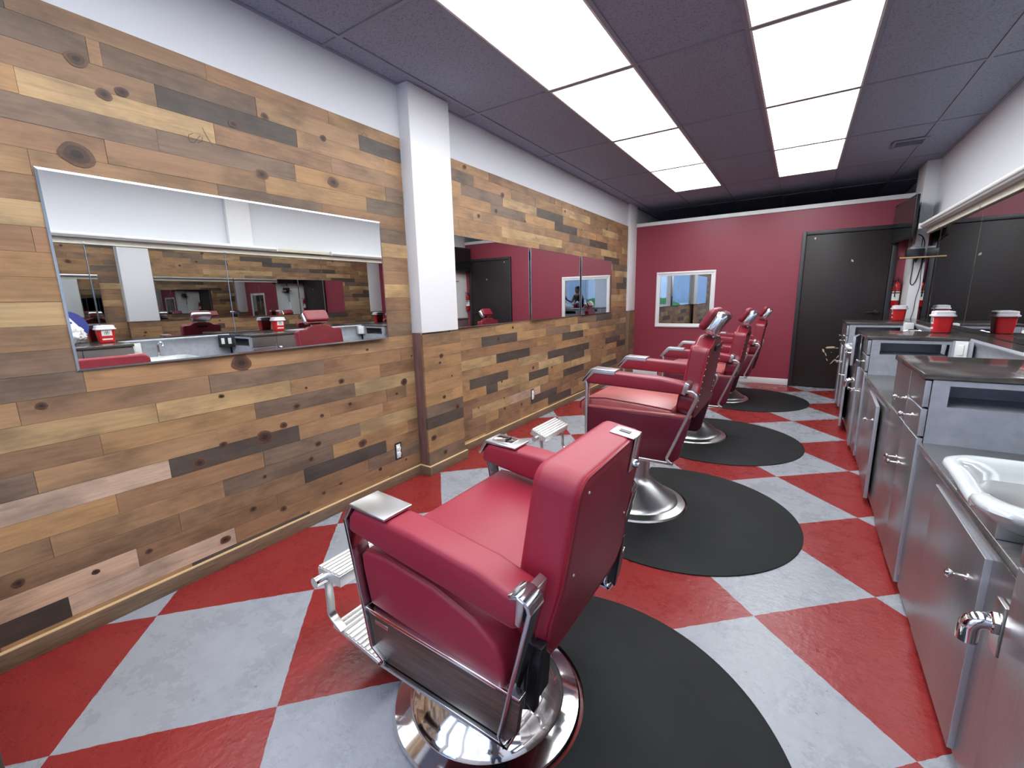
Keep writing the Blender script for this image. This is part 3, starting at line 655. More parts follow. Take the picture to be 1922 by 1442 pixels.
    m = MB(); ridged(m, .120, .168, .044, 6, fr); p = m.build('foot_pad', 'cast', r, bev=.0015)
    MB().tube([(.628, -.200, .372), (.628, .200, .372)], .017, 16).build('pad_axle', 'satin', p)
    for s in (-1, 1):
        MB().strap([(.60, .365), (.592, .28)]+arc(.560, .245, .034, 10, -60, 5)+[(.545, .20)], s*.155-.013, s*.155+.013, .010).build('foot_arm', 'satin', r, bev=.002)
    pl = Matrix.Translation((.455, 0, .205)) @ Matrix.Rotation(math.radians(6), 4, 'Y')
    m = MB(); ridged(m, .22, .17, .020, 10, pl); m.build('foot_plate', 'cast', r, bev=.001)
    for s in (-1, 1): MB().strap([(.37, .205), (.29, .22), (.20, .42), (.11, .50)], s*.12-.016, s*.12+.016, .012).build('foot_bracket', 'dark_metal', r, bev=.002)
    return r
M['chrome_soft'] = plain('polished shell', (.78, .79, .81), .16, 1.)
make_chair_a('nearest red barber chair, without headrest, with wood grain side panels')
cb = make_chair_b('second red barber chair from the camera, high chrome-backed headrest')
dup(cb, (-.766, 4.235, 0), PI+.003, 'third red barber chair from the camera, half hidden behind the second', dz=-.048)
dup(cb, (-.735, 5.98, 0), PI, 'farthest red barber chair, standing close to the red wall', dz=-.079)
# ------------------------------------------------------------------ anti fatigue mats (half round, with a bay for the chair base)
def mat(label, cx, cy, r, bx, by, xf):
    t = thing('floor_mat', label, 'floor mat', (cx, cy, 0), group='black half round mats')
    ya = math.sqrt(r*r-(xf-cx)**2); a0 = math.atan2(-ya, xf-cx); a1 = math.atan2(ya, xf-cx); n = 72
    outer = [(r*math.cos(a0+(a1-a0)*k/n), r*math.sin(a0+(a1-a0)*k/n)) for k in range(n+1)]
    R = .318; dx, dy = bx-cx, by-cy; x0 = xf-cx
    s = math.sqrt(max(R*R-(x0-dx)**2, 0)); b0 = math.atan2(s, x0-dx); b1 = math.atan2(-s, x0-dx); q = 28
    bay_ = [(dx+R*math.cos(b0+(b1-b0)*k/q), dy+R*math.sin(b0+(b1-b0)*k/q)) for k in range(q+1)]
    poly = outer+bay_
    def off(p, d):
        u = math.hypot(*p); return (p[0]*(u-d)/u, p[1]*(u-d)/u)
    m = MB(); A = [m.bm.verts.new((*p, 0)) for p in poly]; B = [m.bm.verts.new((*p, .006)) for p in poly]
    top = [off(p, .035) for p in outer]+bay_; C2 = [m.bm.verts.new((max(p[0], x0) if i <= n else p[0], p[1], .016)) for i, p in enumerate(top)]
    N2 = len(poly)
    for i in range(N2):
        j = (i+1) % N2; m.bm.faces.new((A[i], A[j], B[j], B[i])); m.bm.faces.new((B[i], B[j], C2[j], C2[i]))
    m.bm.faces.new(C2); m.bm.faces.new(A[::-1])
    bmesh.ops.triangulate(m.bm, faces=[f for f in m.bm.faces if len(f.verts) > 6])
    m.build('mat', 'rubber', t, ang=25)
mat('nearest black half round mat, under the chair without headrest', -.515, .955, .668, -.7626, .9736, -.66)
mat('black half round mat under the second barber chair', -.545, 2.625, .672, -.788, 2.614, -.85)
mat('black half round mat under the third barber chair', -.542, 4.225, .684, -.766, 4.235, -.85)
mat('black half round mat under the farthest barber chair', -.480, 6.09, .68, -.735, 5.98, -.83)
# ------------------------------------------------------------------ counters along the right wall
FX = .45
def knob(parent, x, y, z):
    return MB().lathe([(.010, 0), (.010, .003), (.0045, .007), (.004, .026), (.012, .034), (.013, .040), (.008, .046), (0, .047)], 20, Matrix.Translation((x, y, z)) @ Matrix.Rotation(-PI/2, 4, 'Y')).build('knob', 'chrome', parent)
def leaf(parent, kind, y0, y1, z0, z1, ky, kz, ang=0., hinge='far', org=(0, 0, 0)):
    # door or drawer front lying on the cabinet face, optionally ajar
    o = bpy.data.objects.new(kind, None)
    a = y0+.003 if hinge == 'near' else y1-.003
    me = MB(); me.box(0, .019, y0+.003-a, y1-.003-a, 0, z1-z0-.006)
    d = me.build(kind, 'front', parent, bev=.0015)
    if d.data.materials: d.data.materials.append(M['edge'])
    for p in d.data.polygons:
        if abs(p.normal.x) < .5: p.material_index = 1
    d.location = (FX-org[0], a-org[1], z0+.003); d.rotation_euler = (0, 0, -ang if hinge == 'far' else ang)
    k = knob(d, 0, ky-a, kz-z0-.003) if kz else None
    if kind == 'door':
        h = MB()
        for zz in (.06, z1-z0-.07):
            ya = -.001 if hinge == 'far' else .001
            h.tube([(.014, ya, zz-.022), (.014, ya, zz+.022)], .0055, 8)
        h.build('hinge', 'satin', d)
    return d
def tall(y0, y1, label, opens=(0, 0, 0, 0), near=True):
    r = thing('tall_cabinet', label, 'cabinet', (FX, y0, 0), group='tall counter cabinets')
    O = (FX, y0, 0); W = y1-y0; x1 = .52; sz0, sz1, sx0, sx1 = .842, .927, .073, .44
    for s, ya, yb in ((0, 0, .016), (1, W-.016, W)):
        b = MB()
        b.box(.022, x1, ya, yb, .035, sz0).box(.022, x1, ya, yb, sz1, .948).box(.022, sx0, ya, yb, sz0, sz1).box(sx1, x1, ya, yb, sz0, sz1)
        b.build('side_panel', 'side', r, smooth=False)
    b = MB(); b.box(.028, .04, .016, W-.016, .035, .948).box(.04, x1, .016, W-.016, .035, .05).box(.075, x1, .03, W-.03, .0, .035)
    b.box(.04, .45, .016, W-.016, sz0-.016, sz0-.002)
    b.build('carcass', 'side', r, smooth=False)
    MB().box(.041, .45, .25, .262, sz0-.001, .947).build('slot_back', 'side', r, smooth=False)
    MB().box(-.010, .532, -.004, W+.004, .950, .974).build('worktop', 'top', r, bev=.003)
    ym = W*.44; kz = .775
    leaf(r, 'drawer', 0, ym, .836, .946, ym*.5, .89, org=O) if False else None
    o0 = y0
    def lf(*a, **k): return leaf(r, *a, org=O, **k)
    lf('drawer', o0, o0+ym, .833, .947, o0+ym*.5, 0)
    lf('drawer', o0, o0+ym, .710, .830, o0+ym*.5, .77)
    lf('door', o0+ym, y1, .710, .947, o0+ym+.03, .812, ang=opens[0], hinge='far')
    lf('door', o0, o0+ym, .042, .706, o0+ym-.03, .515, ang=opens[1], hinge='near')
    lf('door', o0+ym, y1, .042, .706, o0+ym+.04, .520 if y0 > 1 else .67, ang=opens[2], hinge='far')
    return r
def low(y0, y1, label, door, ang):
    r = thing('low_cabinet', label, 'cabinet', (FX, y0, 0), group='low counter cabinets')
    W = y1-y0
    b = MB(); b.box(.014, .53, .001, W-.001, .035, .660).box(.06, .53, .03, W-.03, 0, .035); b.build('carcass', 'front', r, smooth=False)
    MB().box(.004, .53, .001, W-.001, .661, .690).build('worktop', 'lowtop', r, bev=.008, seg=3)
    leaf(r, 'door', door[0], door[1], .045, .632, door[0]+.09, .525, ang=ang, hinge='far', org=(FX-.006, y0, 0))
    return r
tall(.70, 1.315, 'tall grey cabinet just right of the camera, holding the round blue sign')
tall(2.33, 2.95, 'nearest fully seen tall grey cabinet, beside the near sink', opens=(0, .012, .0))
tall(4.13, 4.745, 'second tall grey cabinet, with its upper far door ajar', opens=(.20, 0, .05))
tall(5.91, 6.51, 'farthest tall grey cabinet, next to the brown door', opens=(0, 0, .03))
L1 = low(1.316, 2.329, 'low grey cabinet under the near white sink', (1.477, 2.01), .012)
low(2.951, 4.129, 'low grey cabinet without a sink, between two tall cabinets', (3.26, 3.80), .045)
L3 = low(4.746, 5.909, 'low grey cabinet under the far white sink', (5.02, 5.58), .09)
t = thing('counter_ledge', 'long grey ledge and coved backsplash under the counter mirrors', 'ledge', (1.0, 3.66, 0))
p = [(-.015, .692), (.0, .80), (.005, .86), (.0, .92), (-.016, .945), (-.022, .958), (-.016, .974), (.158, .974), (.158, .692)]
CZ = (.84, .955)
for y, e in ((2.322, .118), (4.122, .078)): MB().prism([(-.022-e, y-3.66), (-.016, y-3.66), (-.016, y-3.66-e)], *CZ, ax='z').build('corner_block', 'side', t, smooth=False)
for k, (a, b) in enumerate(((1.318, 2.324), (2.956, 4.124), (4.751, 5.902), (6.516, 6.846))): MB().prism(p, a-3.66, b-3.66).build('backsplash', 'side', t, bev=.004)
MB().box(-.017, .158, .70-3.66, 6.846-3.66, .9742, .9755).build('ledge_top', 'top', t, smooth=False)
# ------------------------------------------------------------------ shampoo sinks
def sink(label, cy):
    r = thing('shampoo_sink', label, 'sink', (.695, cy, .691), group='white shampoo sinks')
    hx, hy, H0 = .265, .232, .085
    m = MB(); n = 176
    def rim(k, sx, sy, z, drop=0.):
        q = min(.085, sx*.6, sy*.6); segs = [(2*(sy-q), 0), (q*PI/2, 1), (2*(sx-q), 2), (q*PI/2, 3)]*2
        d = (k/n)*sum(l for l, _ in segs)+1e-9; side = 0
        for l, _ in segs:
            if d <= l: break
            d -= l; side += 1
        f = d/segs[side % 8][0]; ex, ey = sx-q, sy-q
        if side == 0: x, y = -sx, -ey+2*ey*f
        elif side == 1: t = PI-f*PI/2; x, y = -ex+q*math.cos(t), ey+q*math.sin(t)
        elif side == 2: x, y = -ex+2*ex*f, sy
        elif side == 3: t = PI/2-f*PI/2; x, y = ex+q*math.cos(t), ey+q*math.sin(t)
        elif side == 4: x, y = sx, ey-2*ey*f
        elif side == 5: t = -f*PI/2; x, y = ex+q*math.cos(t), -ey+q*math.sin(t)
        elif side == 6: x, y = ex-2*ex*f, -sy
        else: t = -PI/2-f*PI/2; x, y = -ex+q*math.cos(t), -ey+q*math.sin(t)
        w = y+.02; notch = math.exp(-(w/.058)**2) if x < -sx*.8 else 0.
        return Vector((x+.022*notch*drop, y, z-.046*notch*drop))
    prof = [(hx-.06, hy-.06, .0, .0), (hx-.035, hy-.035, .022, .25), (hx-.018, hy-.018, .044, .6), (hx-.004, hy-.004, .056, .9), (hx+.004, hy+.004, .070, 1), (hx, hy, .083, 1), (hx-.012, hy-.012, .090, 1), (hx-.028, hy-.028, .089, 1), (hx-.042, hy-.042, .078, .9), (hx-.054, hy-.054, .056, .65), (hx-.068, hy-.068, .032, .3), (hx-.095, hy-.095, .012, 0)]
    rings = [[m.bm.verts.new(rim(k, *q)) for k in range(n)] for q in prof]
    for A, B in zip(rings, rings[1:]):
        for k in range(n): m.bm.faces.new((A[k], A[(k+1) % n], B[(k+1) % n], B[k]))
    c = m.bm.verts.new((0, 0, .006)); [m.bm.faces.new((rings[-1][k], rings[-1][(k+1) % n], c)) for k in range(n)]
    c2 = m.bm.verts.new((0, 0, 0)); [m.bm.faces.new((rings[0][(k+1) % n], rings[0][k], c2)) for k in range(n)]
    b = m.build('bowl', 'porcelain', r, ang=60); b.location = (-.015, 0, .012)
    MB().lathe([(.028, .02), (.028, .0235), (.012, .0245), (0, .0235)], 24).build('drain', 'chrome', r)
    MB().box(-.24, .19, -.16, .16, 0, .05).build('stand', 'satin', r, bev=.002)
    f = MB(); f.lathe([(.022, .0), (.022, .012), (.012, .02), (.012, .13), (0, .135)], 20, Matrix.Translation((.268, 0, .10)))
    f.tube([(.268, 0, .215), (.24, 0, .245), (.18, 0, .255), (.13, 0, .24), (.115, 0, .215)], .009, 12); f.build('faucet', 'chrome', r)
    return r
sink('white porcelain shampoo sink in the near low counter', 1.63)
sink('white porcelain shampoo sink in the far low counter', 5.33)
def elbow(par, y):
    m = MB(); T0 = Matrix.Translation((.014, y, .50))
    m.tube([(0.0, 0, .03)]+[(-.030+.0-.026*math.sin(a), 0, .004+.026*math.cos(a)) for a in (0, .3, .6, .9, 1.2, 1.57)]+[(-.056, 0, -.030)], .0205, 20, mtx=T0); e = m.build('drain_elbow', 'chrome', par); e['label'] = 'thick chrome elbow pipe'
    MB().lathe([(.028, 0), (.028, .009), (.024, .012), (.021, .012)], 6, T0 @ Matrix.Translation((-.014, 0, .03)) @ Matrix.Rotation(-PI/2, 4, 'Y')).build('nut', 'chrome', e)
    MB().box(-.012, -.001, -.022, .030, -.045, .085, T0).build('mount_plate', 'satin', e, bev=.002)
elbow(L1, .040); elbow(L3, .054)
# ------------------------------------------------------------------ sharps containers
def sharps():
    r = thing('sharps_container', '', 'sharps container', (0, 0, 0), group='red sharps containers')
    m = MB(); n = 40
    def sq(k, hx, hy, z):
        a = 2*PI*k/n; c, s = math.cos(a), math.sin(a); return (hx*math.copysign(abs(c)**.35, c), hy*math.copysign(abs(s)**.35, s), z)
    pr = [(.001, .001, 0), (.046, .052, 0), (.050, .056, .004), (.058, .066, .128), (.060, .068, .130), (.001, .001, .130)]
    def loft(m, pr):
        R = [[m.bm.verts.new(sq(k, *q)) for k in range(n)] for q in pr]
        for A, B in zip(R, R[1:]):
            for k in range(n): m.bm.faces.new((A[k], A[(k+1) % n], B[(k+1) % n], B[k]))
    loft(m, pr); m.build('body', 'sharps', r)
    m = MB(); loft(m, [(.064, .072, .122), (.070, .078, .124), (.070, .078, .134), (.062, .070, .137), (.061, .069, .158), (.057, .065, .162), (.001, .001, .162)]); l = m.build('lid', 'lid', r)
    MB().box(-.04, .04, -.05, .05, .1622, .1655).build('flap', 'lid', l, bev=.001)
    tilt = Matrix.Rotation(-.064, 4, 'Y')
    lb = MB().box(-.0015, 0, -.038, .038, .062, .118, Matrix.Translation((-.0502, 0, .004)) @ tilt).build('label', 'plastic', r, smooth=False)
    m = MB()
    for k in range(3):
        a = 2*PI*k/3+PI/2; c = Vector((-.0022, .010*math.cos(a), .090+.010*math.sin(a)))
        m.tube([Matrix.Translation((-.0502, 0, .004)) @ tilt @ (c+Vector((0, .0085*math.cos(b), .0085*math.sin(b)))) for b in [2*PI*q/16 for q in range(16)]], .0013, 6, closed=True)
    m.build('biohazard_mark', 'black', lb)
    MB().box(-.0015, 0, -.038, .038, .022, .036, Matrix.Translation((-.0502, 0, .004)) @ tilt).build('strip_label', 'plastic', r, smooth=False)
    return r
sc = sharps(); tops = ((.925, 2.872, 'red sharps container on the nearest fully seen tall cabinet'), (.935, 4.655, 'red sharps container on the second tall cabinet'), (.93, 6.43, 'red sharps container on the farthest tall cabinet, below the extinguisher'), (.93, 1.235, 'red sharps container beside the round blue sign'))
for k, (x, y, l) in enumerate(tops):
    o = sc if k == 0 else dup(sc, (x, y, .974), 0, l)
    o.location = (x, y, .9745); o['label'] = l
# ------------------------------------------------------------------ plates and sockets
def plate(name, label, loc, rz, w=.072, h=.116, dark=False, gang=1, cat='switch plate', rx=0.):
    r = thing(name, label, cat, loc, rz)
    MB().box(-.002 if not dark else -.004, 0, -w/2*gang-(.012 if dark else 0), w/2*gang+(.012 if dark else 0), -h/2-(.012 if dark else 0), h/2+(.012 if dark else 0)).build('plate', 'black' if dark else 'plastic', r, bev=.001)
    for g in range(gang):
        y = (g-(gang-1)/2)*w
        MB().box(-.007, -.002, y-.017, y+.017, -.034, .034).build('rocker', 'plastic', r, bev=.0015)
    return r
# faces -x in local space; rz turns it
plate('switch_plate', 'white plate by the corner of the second tall cabinet', (.9365, 4.0815, .897), PI/4)
plate('outlet_plate', 'white two-gang outlet in a black frame above the near sink counter', (.9165, 2.2615, .897), PI/4, dark=True, gang=2, cat='outlet')
plate('switch_plate', 'white plate on the backsplash next to the sign cabinet', (.9775, 1.46, .885), 0)
t = thing('outlet_box', 'white outlet box on the backsplash below the farthest sharps container', 'outlet', (.975, 5.86, .885))
MB().box(-.075, 0, -.04, .04, 0, .095).build('box', 'plastic', t, bev=.008); MB().box(-.0762, -.075, -.02, .02, .02, .07).build('face', 'white', t, bev=.0005)
def bare_outlet(label, y, z):
    r = thing('wall_outlet', label, 'outlet', (XL+.0165, y, z), group='bare outlets in the wood wall')
    MB().box(-.001, .0005, -.03, .03, -.062, .062).build('cutout', 'black', r, smooth=False)
    m = MB(); m.box(.0005, .004, -.017, .017, -.05, .05)
    for s in (-1, 1): m.lathe([(.0165, 0), (.0165, .008), (.014, .009), (0, .009)], 20, Matrix.Translation((.003, 0, s*.0195)) @ R90y)
    m.build('receptacle', 'plastic', r)
    m = MB()
    for s in (-1, 1):
        for y2 in (-.006, .006): m.box(.0121, .0125, y2-.001, y2+.001, s*.0195-.003, s*.0195+.005)
    m.build('slots', 'black', r, smooth=False)
    m = MB(); [m.lathe([(.004, 0), (.003, .002), (0, .0025)], 8, Matrix.Translation((.004, 0, s*.046)) @ R90y) for s in (-1, 1)]; m.build('screws', 'satin', r)
R90y = Matrix.Rotation(PI/2, 4, 'Y')
bare_outlet('uncovered white outlet in the wood wall left of the pilaster', 2.043, .242)
bare_outlet('uncovered white outlet in the wood wall beyond the pilaster', 3.955, .279)
# ------------------------------------------------------------------ television corner
t = thing('television', 'black wall-mounted television in the far right corner', 'television', (.93, 6.86, 2.085), math.radians(5.8))
MB().box(-.02, .012, -.365, .365, -.222, .222).build('housing', 'black', t, bev=.006); MB().box(-.0208, -.0202, -.345, .345, -.205, .20).build('screen', 'screen', t, smooth=False)
MB().box(.012, .035, -.22, .22, -.15, .12).build('back_cover', 'black', t, bev=.01)
MB().box(.035, .098, -.05, .05, -.08, .08).tube([(.05, .02, 0), (.02, .06, 0)], .012).build('wall_bracket', 'dark_metal', t, bev=.003)
t = thing('wall_shelf', 'thin wall shelf with a yellow front edge below the television', 'shelf', (1.05, 6.77, 1.66))
MB().box(-.145, .109, -.078, .079, -.006, .006).build('board', 'dark_metal', t, bev=.001); MB().box(-.145, .109, -.082, -.0781, -.007, .007).build('front_edge', 'pine', t, smooth=False)
for x in (.02, .08): MB().prism([(.079, -.007), (-.05, -.007), (.079, -.05)], x-.005, x+.005, ax='x').build('bracket', 'dark_metal', t)
t = thing('media_box', 'small black box on the thin shelf under the television', 'media box', (1.045, 6.77, 1.6665))
MB().box(-.08, .07, -.06, .06, 0, .085).build('case', 'black', t, bev=.004); MB().box(-.04, .03, -.0612, -.0602, .015, .025).build('display', 'screen', t, smooth=False)
t = thing('router', 'grey router standing on the black box under the television', 'router', (1.05, 6.77, 1.7515))
MB().box(-.055, .055, -.045, .045, 0, .026).build('case', 'tbar', t, bev=.005)
for x in (-.045, .045): MB().tube([(x, .03, .02), (x, .034, .12)], .004, 8).build('antenna', 'black', t)
def cable(label, pts, rad, mat='black'):
    m = MB(); P_ = [Vector(p) for p in pts]; S = []
    for i in range(len(P_)-1):
        a, b, c, d_ = P_[max(i-1, 0)], P_[i], P_[i+1], P_[min(i+2, len(P_)-1)]
        for k in range(6):
            u = k/6; S.append(.5*((2*b)+(c-a)*u+(2*a-5*b+4*c-d_)*u*u+(3*b-a-3*c+d_)*u**3))
    S.append(P_[-1]); m.tube(S, rad, 8)
    o = m.build('cable', mat, None); tag(o, label, 'cable', 'cables below the television')
cable('black cable looping below the shelf on the white pilaster', [(1.055, 6.845, 1.65), (1.052, 6.845, 1.55), (1.05, 6.845, 1.45), (1.053, 6.845, 1.38), (1.075, 6.845, 1.36), (1.10, 6.845, 1.42), (1.12, 6.845, 1.55), (1.125, 6.845, 1.65)], .005)
cable('thin dark cable hanging down the white pilaster to the counter', [(1.135, 6.847, 1.65), (1.13, 6.847, 1.5), (1.138, 6.847, 1.35), (1.12, 6.847, 1.2), (1.115, 6.847, 1.06), (1.10, 6.845, .9758)], .003)
cable('black cable hanging from the television beside the mirror end', [(1.06, 6.845, 1.92), (1.10, 6.845, 1.89), (1.125, 6.845, 1.82), (1.12, 6.845, 1.74), (1.115, 6.845, 1.668)], .005)
t = thing('fire_extinguisher', 'red fire extinguisher on the white pilaster by the brown door', 'fire extinguisher', (.989, 7.218, 1.10), PI/2)
MB().lathe([(0, 0), (.033, 0), (.037, .006), (.037, .24), (.035, .264), (.028, .286), (.016, .296), (.018, .31), (0, .31)], 32).build('cylinder', 'extred', t)
MB().lathe([(.0375, .08), (.0375, .19)], 32).build('label', 'plastic', t); MB().lathe([(.0381, .165), (.0381, .178)], 32).build('band', 'black', t)
hd = MB().lathe([(.016, .31), (.016, .335), (0, .335)], 16).box(-.075, .02, -.008, .008, .352, .358).box(-.07, .02, -.008, .008, .333, .339).build('valve_handle', 'black', t, bev=.001)
MB().tube([(.01, .016, .322), (.0, .034, .31), (-.03, .03, .27), (-.046, .018, .2), (-.047, .015, .12)], .006, 10).build('hose', 'black', t)
MB().box(.0365, .0592, -.02, .02, .05, .30).build('wall_hook', 'dark_metal', t, bev=.002)
# ------------------------------------------------------------------ things on the cabinet beside the camera (seen in the mirror)
t = thing('restroom_sign', 'round navy sign with a white triangle and two figures, leaning on the mirror', 'sign', (1.030, 1.0, .9765), 0)
TL = Matrix.Rotation(math.radians(10), 4, 'Y')
def yz(poly, x0, x1): return MB().prism(poly, x0, x1, ax='x', mtx=TL)
dsk = [(.152*math.cos(2*PI*k/64), .155+.152*math.sin(2*PI*k/64)) for k in range(64)]
yz(dsk, 0, .006).build('disc', 'blue', t, ang=30)
yz([(.132, .079), (-.132, .079), (0, .303)], -.0022, -.0002).build('triangle', 'plastic', t, smooth=False)
def fig(cy, skirt):
    m = MB(); c = [(cy+.0105*math.cos(2*PI*k/20), .196+.0105*math.sin(2*PI*k/20)) for k in range(20)]
    m.prism(c, -.0035, -.0023, ax='x', mtx=TL)
    if skirt: b = [(-.012, .182), (.012, .182), (.026, .148), (.020, .146), (.011, .166), (.021, .130), (.009, .130), (.009, .100), (.002, .100), (.002, .130), (-.002, .130), (-.002, .100), (-.009, .100), (-.009, .130), (-.021, .130), (-.011, .166), (-.020, .146), (-.026, .148)]
    else: b = [(-.018, .182), (.018, .182), (.022, .176), (.022, .142), (.016, .142), (.014, .168), (.012, .168), (.012, .100), (.002, .100), (.002, .138), (-.002, .138), (-.002, .100), (-.012, .100), (-.012, .168), (-.014, .168), (-.016, .142), (-.022, .142), (-.022, .176)]
    m.prism([(cy+u, v) for u, v in b], -.0035, -.0023, ax='x', mtx=TL); return m
fig(-.034, True).build('woman_figure', 'blue', t, smooth=False); fig(.034, False).build('man_figure', 'blue', t, smooth=False)
m = MB(); bmesh.ops.create_icosphere(m.bm, subdivisions=5, radius=1)
for v in m.bm.verts:
    c = v.co.copy(); k = noise.noise(c*2.1)*.22+noise.noise(c*5.3+Vector((3, 1, 2)))*.12+noise.noise(Vector((c.x*11, c.y*11, c.z*3)))*.05
    v.co = Vector((c.x*.085, c.y*.115, c.z*.105))*(1+k); v.co.z = max(v.co.z+.098, .0)
    if v.co.z > .15: q = (v.co.z-.15)/.08; v.co.x *= 1-.45*min(q, 1); v.co.y *= 1-.45*min(q, 1)
o = m.build('plastic_bag', 'bag'); tag(o, 'crumpled white plastic bag in front of the round navy sign', 'bag'); o.location = (.88, .965, .9755)
t = thing('wooden_bench', 'dark wooden bench end at the left edge near the front', 'bench', (-1.75, -.25, 0))
MB().box(-.45, .45, -.28, .275, .40, .44).build('seat', 'bench', t, bev=.004)
for x in (-.43, .43): MB().box(x-.02, x+.02, -.28, .28, 0, .46).build('end_panel', 'bench', t, bev=.004)
# ------------------------------------------------------------------ the photographer (seen only as a small reflection)
def person():
    root = thing('person', 'person in a dark tank top and jeans holding up a phone', 'person', (.38, -.20, 0), .42)
    sk = {'pel': (0, 0, .93, .125), 'waist': (0, .005, 1.06, .112), 'chest': (0, .0, 1.22, .122), 'up': (0, -.005, 1.34, .105), 'neck': (0, .0, 1.425, .052), 'head0': (0, .012, 1.50, .055),
          'shR': (-0.165, -.01, 1.365, .058), 'elR': (-0.235, .05, 1.13, .042), 'wrR': (-0.305, .245, 1.235, .027),
          'shL': (0.165, -.01, 1.365, .058), 'elL': (0.225, -.03, 1.10, .042), 'wrL': (0.215, .10, .90, .027),
          'hipR': (-0.09, 0, .88, .098), 'knR': (-0.1, .02, .49, .062), 'anR': (-0.105, -.03, .085, .042), 'toR': (-0.125, .11, .035, .036),
          'hipL': (0.09, 0, .88, .098), 'knL': (0.1, .03, .49, .062), 'anL': (0.12, -.02, .085, .042), 'toL': (0.145, .12, .035, .036),
          'thR': (-0.098, .012, .70, .084), 'thL': (0.098, .016, .70, .084), 'caR': (-0.102, -.015, .34, .057), 'caL': (0.108, -.005, .34, .057)}
    ed = [('pel', 'waist'), ('waist', 'chest'), ('chest', 'up'), ('up', 'neck'), ('neck', 'head0'), ('up', 'shR'), ('shR', 'elR'), ('elR', 'wrR'), ('up', 'shL'), ('shL', 'elL'), ('elL', 'wrL'),
          ('pel', 'hipR'), ('hipR', 'thR'), ('thR', 'knR'), ('knR', 'caR'), ('caR', 'anR'), ('anR', 'toR'), ('pel', 'hipL'), ('hipL', 'thL'), ('thL', 'knL'), ('knL', 'caL'), ('caL', 'anL'), ('anL', 'toL')]
    names = list(sk); me = bpy.data.meshes.new('rig'); me.from_pydata([sk[n][:3] for n in names], [(names.index(a), names.index(b)) for a, b in ed], [])
    o = bpy.data.objects.new('rig', me); COL.objects.link(o); o.modifiers.new('s', 'SKIN'); sub = o.modifiers.new('d', 'SUBSURF'); sub.levels = 2
    for i, n in enumerate(names):
        sv = me.skin_vertices[0].data[i]; r = sk[n][3]; sv.radius = (r, r*(.78 if n in ('waist', 'chest', 'up', 'pel') else 1)); sv.use_root = n == 'pel'
    bpy.context.view_layer.update(); dg = bpy.context.evaluated_depsgraph_get(); ev = bpy.data.meshes.new_from_object(o.evaluated_get(dg))
    m = MB(); m.bm.from_mesh(ev); bpy.data.objects.remove(o)
    # head with brow, nose, lips, chin, ears
    hb = bmesh.new(); bmesh.ops.create_icosphere(hb, subdivisions=5, radius=1)
    for v in hb.verts:
        c = v.co.copy(); x, y, z = c
        p = Vector((x*.074, y*.094, z*.112))
        if z < 0: p.x *= 1-.28*(-z)**1.3; p.y *= 1-.10*(-z)
        if y > .2:
            p.y += .016*math.exp(-((x*.074/.011)**2+((z*.112+.018)/.020)**2))           # nose
            p.y += .006*math.exp(-((x*.074/.03)**2+((z*.112-.018)/.012)**2))             # brow
            for s in (-1, 1): p.y -= .009*math.exp(-(((x*.074-s*.031)/.015)**2+((z*.112-.002)/.010)**2))  # eye sockets
            p.y += .005*math.exp(-((x*.074/.022)**2+((z*.112+.052)/.008)**2)); p.y -= .004*math.exp(-((x*.074/.022)**2+((z*.112+.051)/.0025)**2))
            p.y += .006*math.exp(-((x*.074/.02)**2+((z*.112+.085)/.014)**2))
        if abs(x) > .8: p.x += math.copysign(.012, x)*math.exp(-(((y*.094+.008)/.014)**2+((z*.112)/.026)**2))
        v.co = p+Vector((0, .022, 1.565))
    hm = bpy.data.meshes.new('h'); hb.to_mesh(hm); m.bm.from_mesh(hm)
    def hand(W0, d, side, curl):
        # palm and five fingers; d = pointing direction, side = thumb direction
        d = Vector(d).normalized(); side = (Vector(side)-d*Vector(side).dot(d)).normalized(); nrm = d.cross(side)
        W0 = Vector(W0); F = Matrix((side, d, nrm)).transposed().to_4x4(); F.translation = W0
        m.ball((0, .045, 0), (.040, .050, .015), F, 20, 12); m.ball((0, .0, 0), (.026, .03, .02), F, 16, 10)
        for k, (fx, L) in enumerate(((.028, .070), (.010, .080), (-.009, .075), (-.027, .058))):
            p = Vector((fx, .085, 0)); a = 0; pts = [Vector((fx*.9, .055, 0)), p]
            for q in (.45, .32, .26):
                a += curl*(1+.12*k); p = p+Vector((fx*.06, L*q*math.cos(a), -L*q*math.sin(a))); pts.append(p)
            m.tube([F @ q for q in pts], [.0095, .0092, .0085, .0078, .0066], 10)
        p = Vector((.030, .015, 0)); m.tube([F @ q for q in (Vector((.015, .005, 0)), p, Vector((.050, .045, -.012)), Vector((.048, .072, -.030)))], [.013, .0125, .0105, .0085], 10)
    hand((-.305, .245, 1.235), (-.05, .35, .6), (1, .2, 0), .55); hand((.215, .10, .90), (-.02, .25, -.8), (-.6, .6, 0), .32)
    body = m.build('body', 'skin', root); rm = body.modifiers.new('r', 'REMESH'); rm.mode = 'VOXEL'; rm.voxel_size = .0065; rm.use_smooth_shade = True
    bpy.context.view_layer.update(); dg = bpy.context.evaluated_depsgraph_get(); ev = bpy.data.meshes.new_from_object(body.evaluated_get(dg))
    body.modifiers.clear(); ev.materials.clear(); ev.materials.append(M['skin']); body.data = ev
    sm = body.modifiers.new('sm', 'SMOOTH'); sm.factor = .5; sm.iterations = 2
    def shell(name, mat, test, off):
        b = bmesh.new(); b.from_mesh(ev); bmesh.ops.delete(b, geom=[f for f in b.faces if not test(f.calc_center_median())], context='FACES')
        b.normal_update()
        for v in b.verts: v.co += v.normal*off
        q = MB(); q.bm.free(); q.bm = b; ob = q.build(name, mat, root); return ob
    arm = lambda c: abs(c.x) > .135+.5*max(0, 1.30-c.z)*0 and c.z > .80 and (abs(c.x) > .15 or c.y > .14)
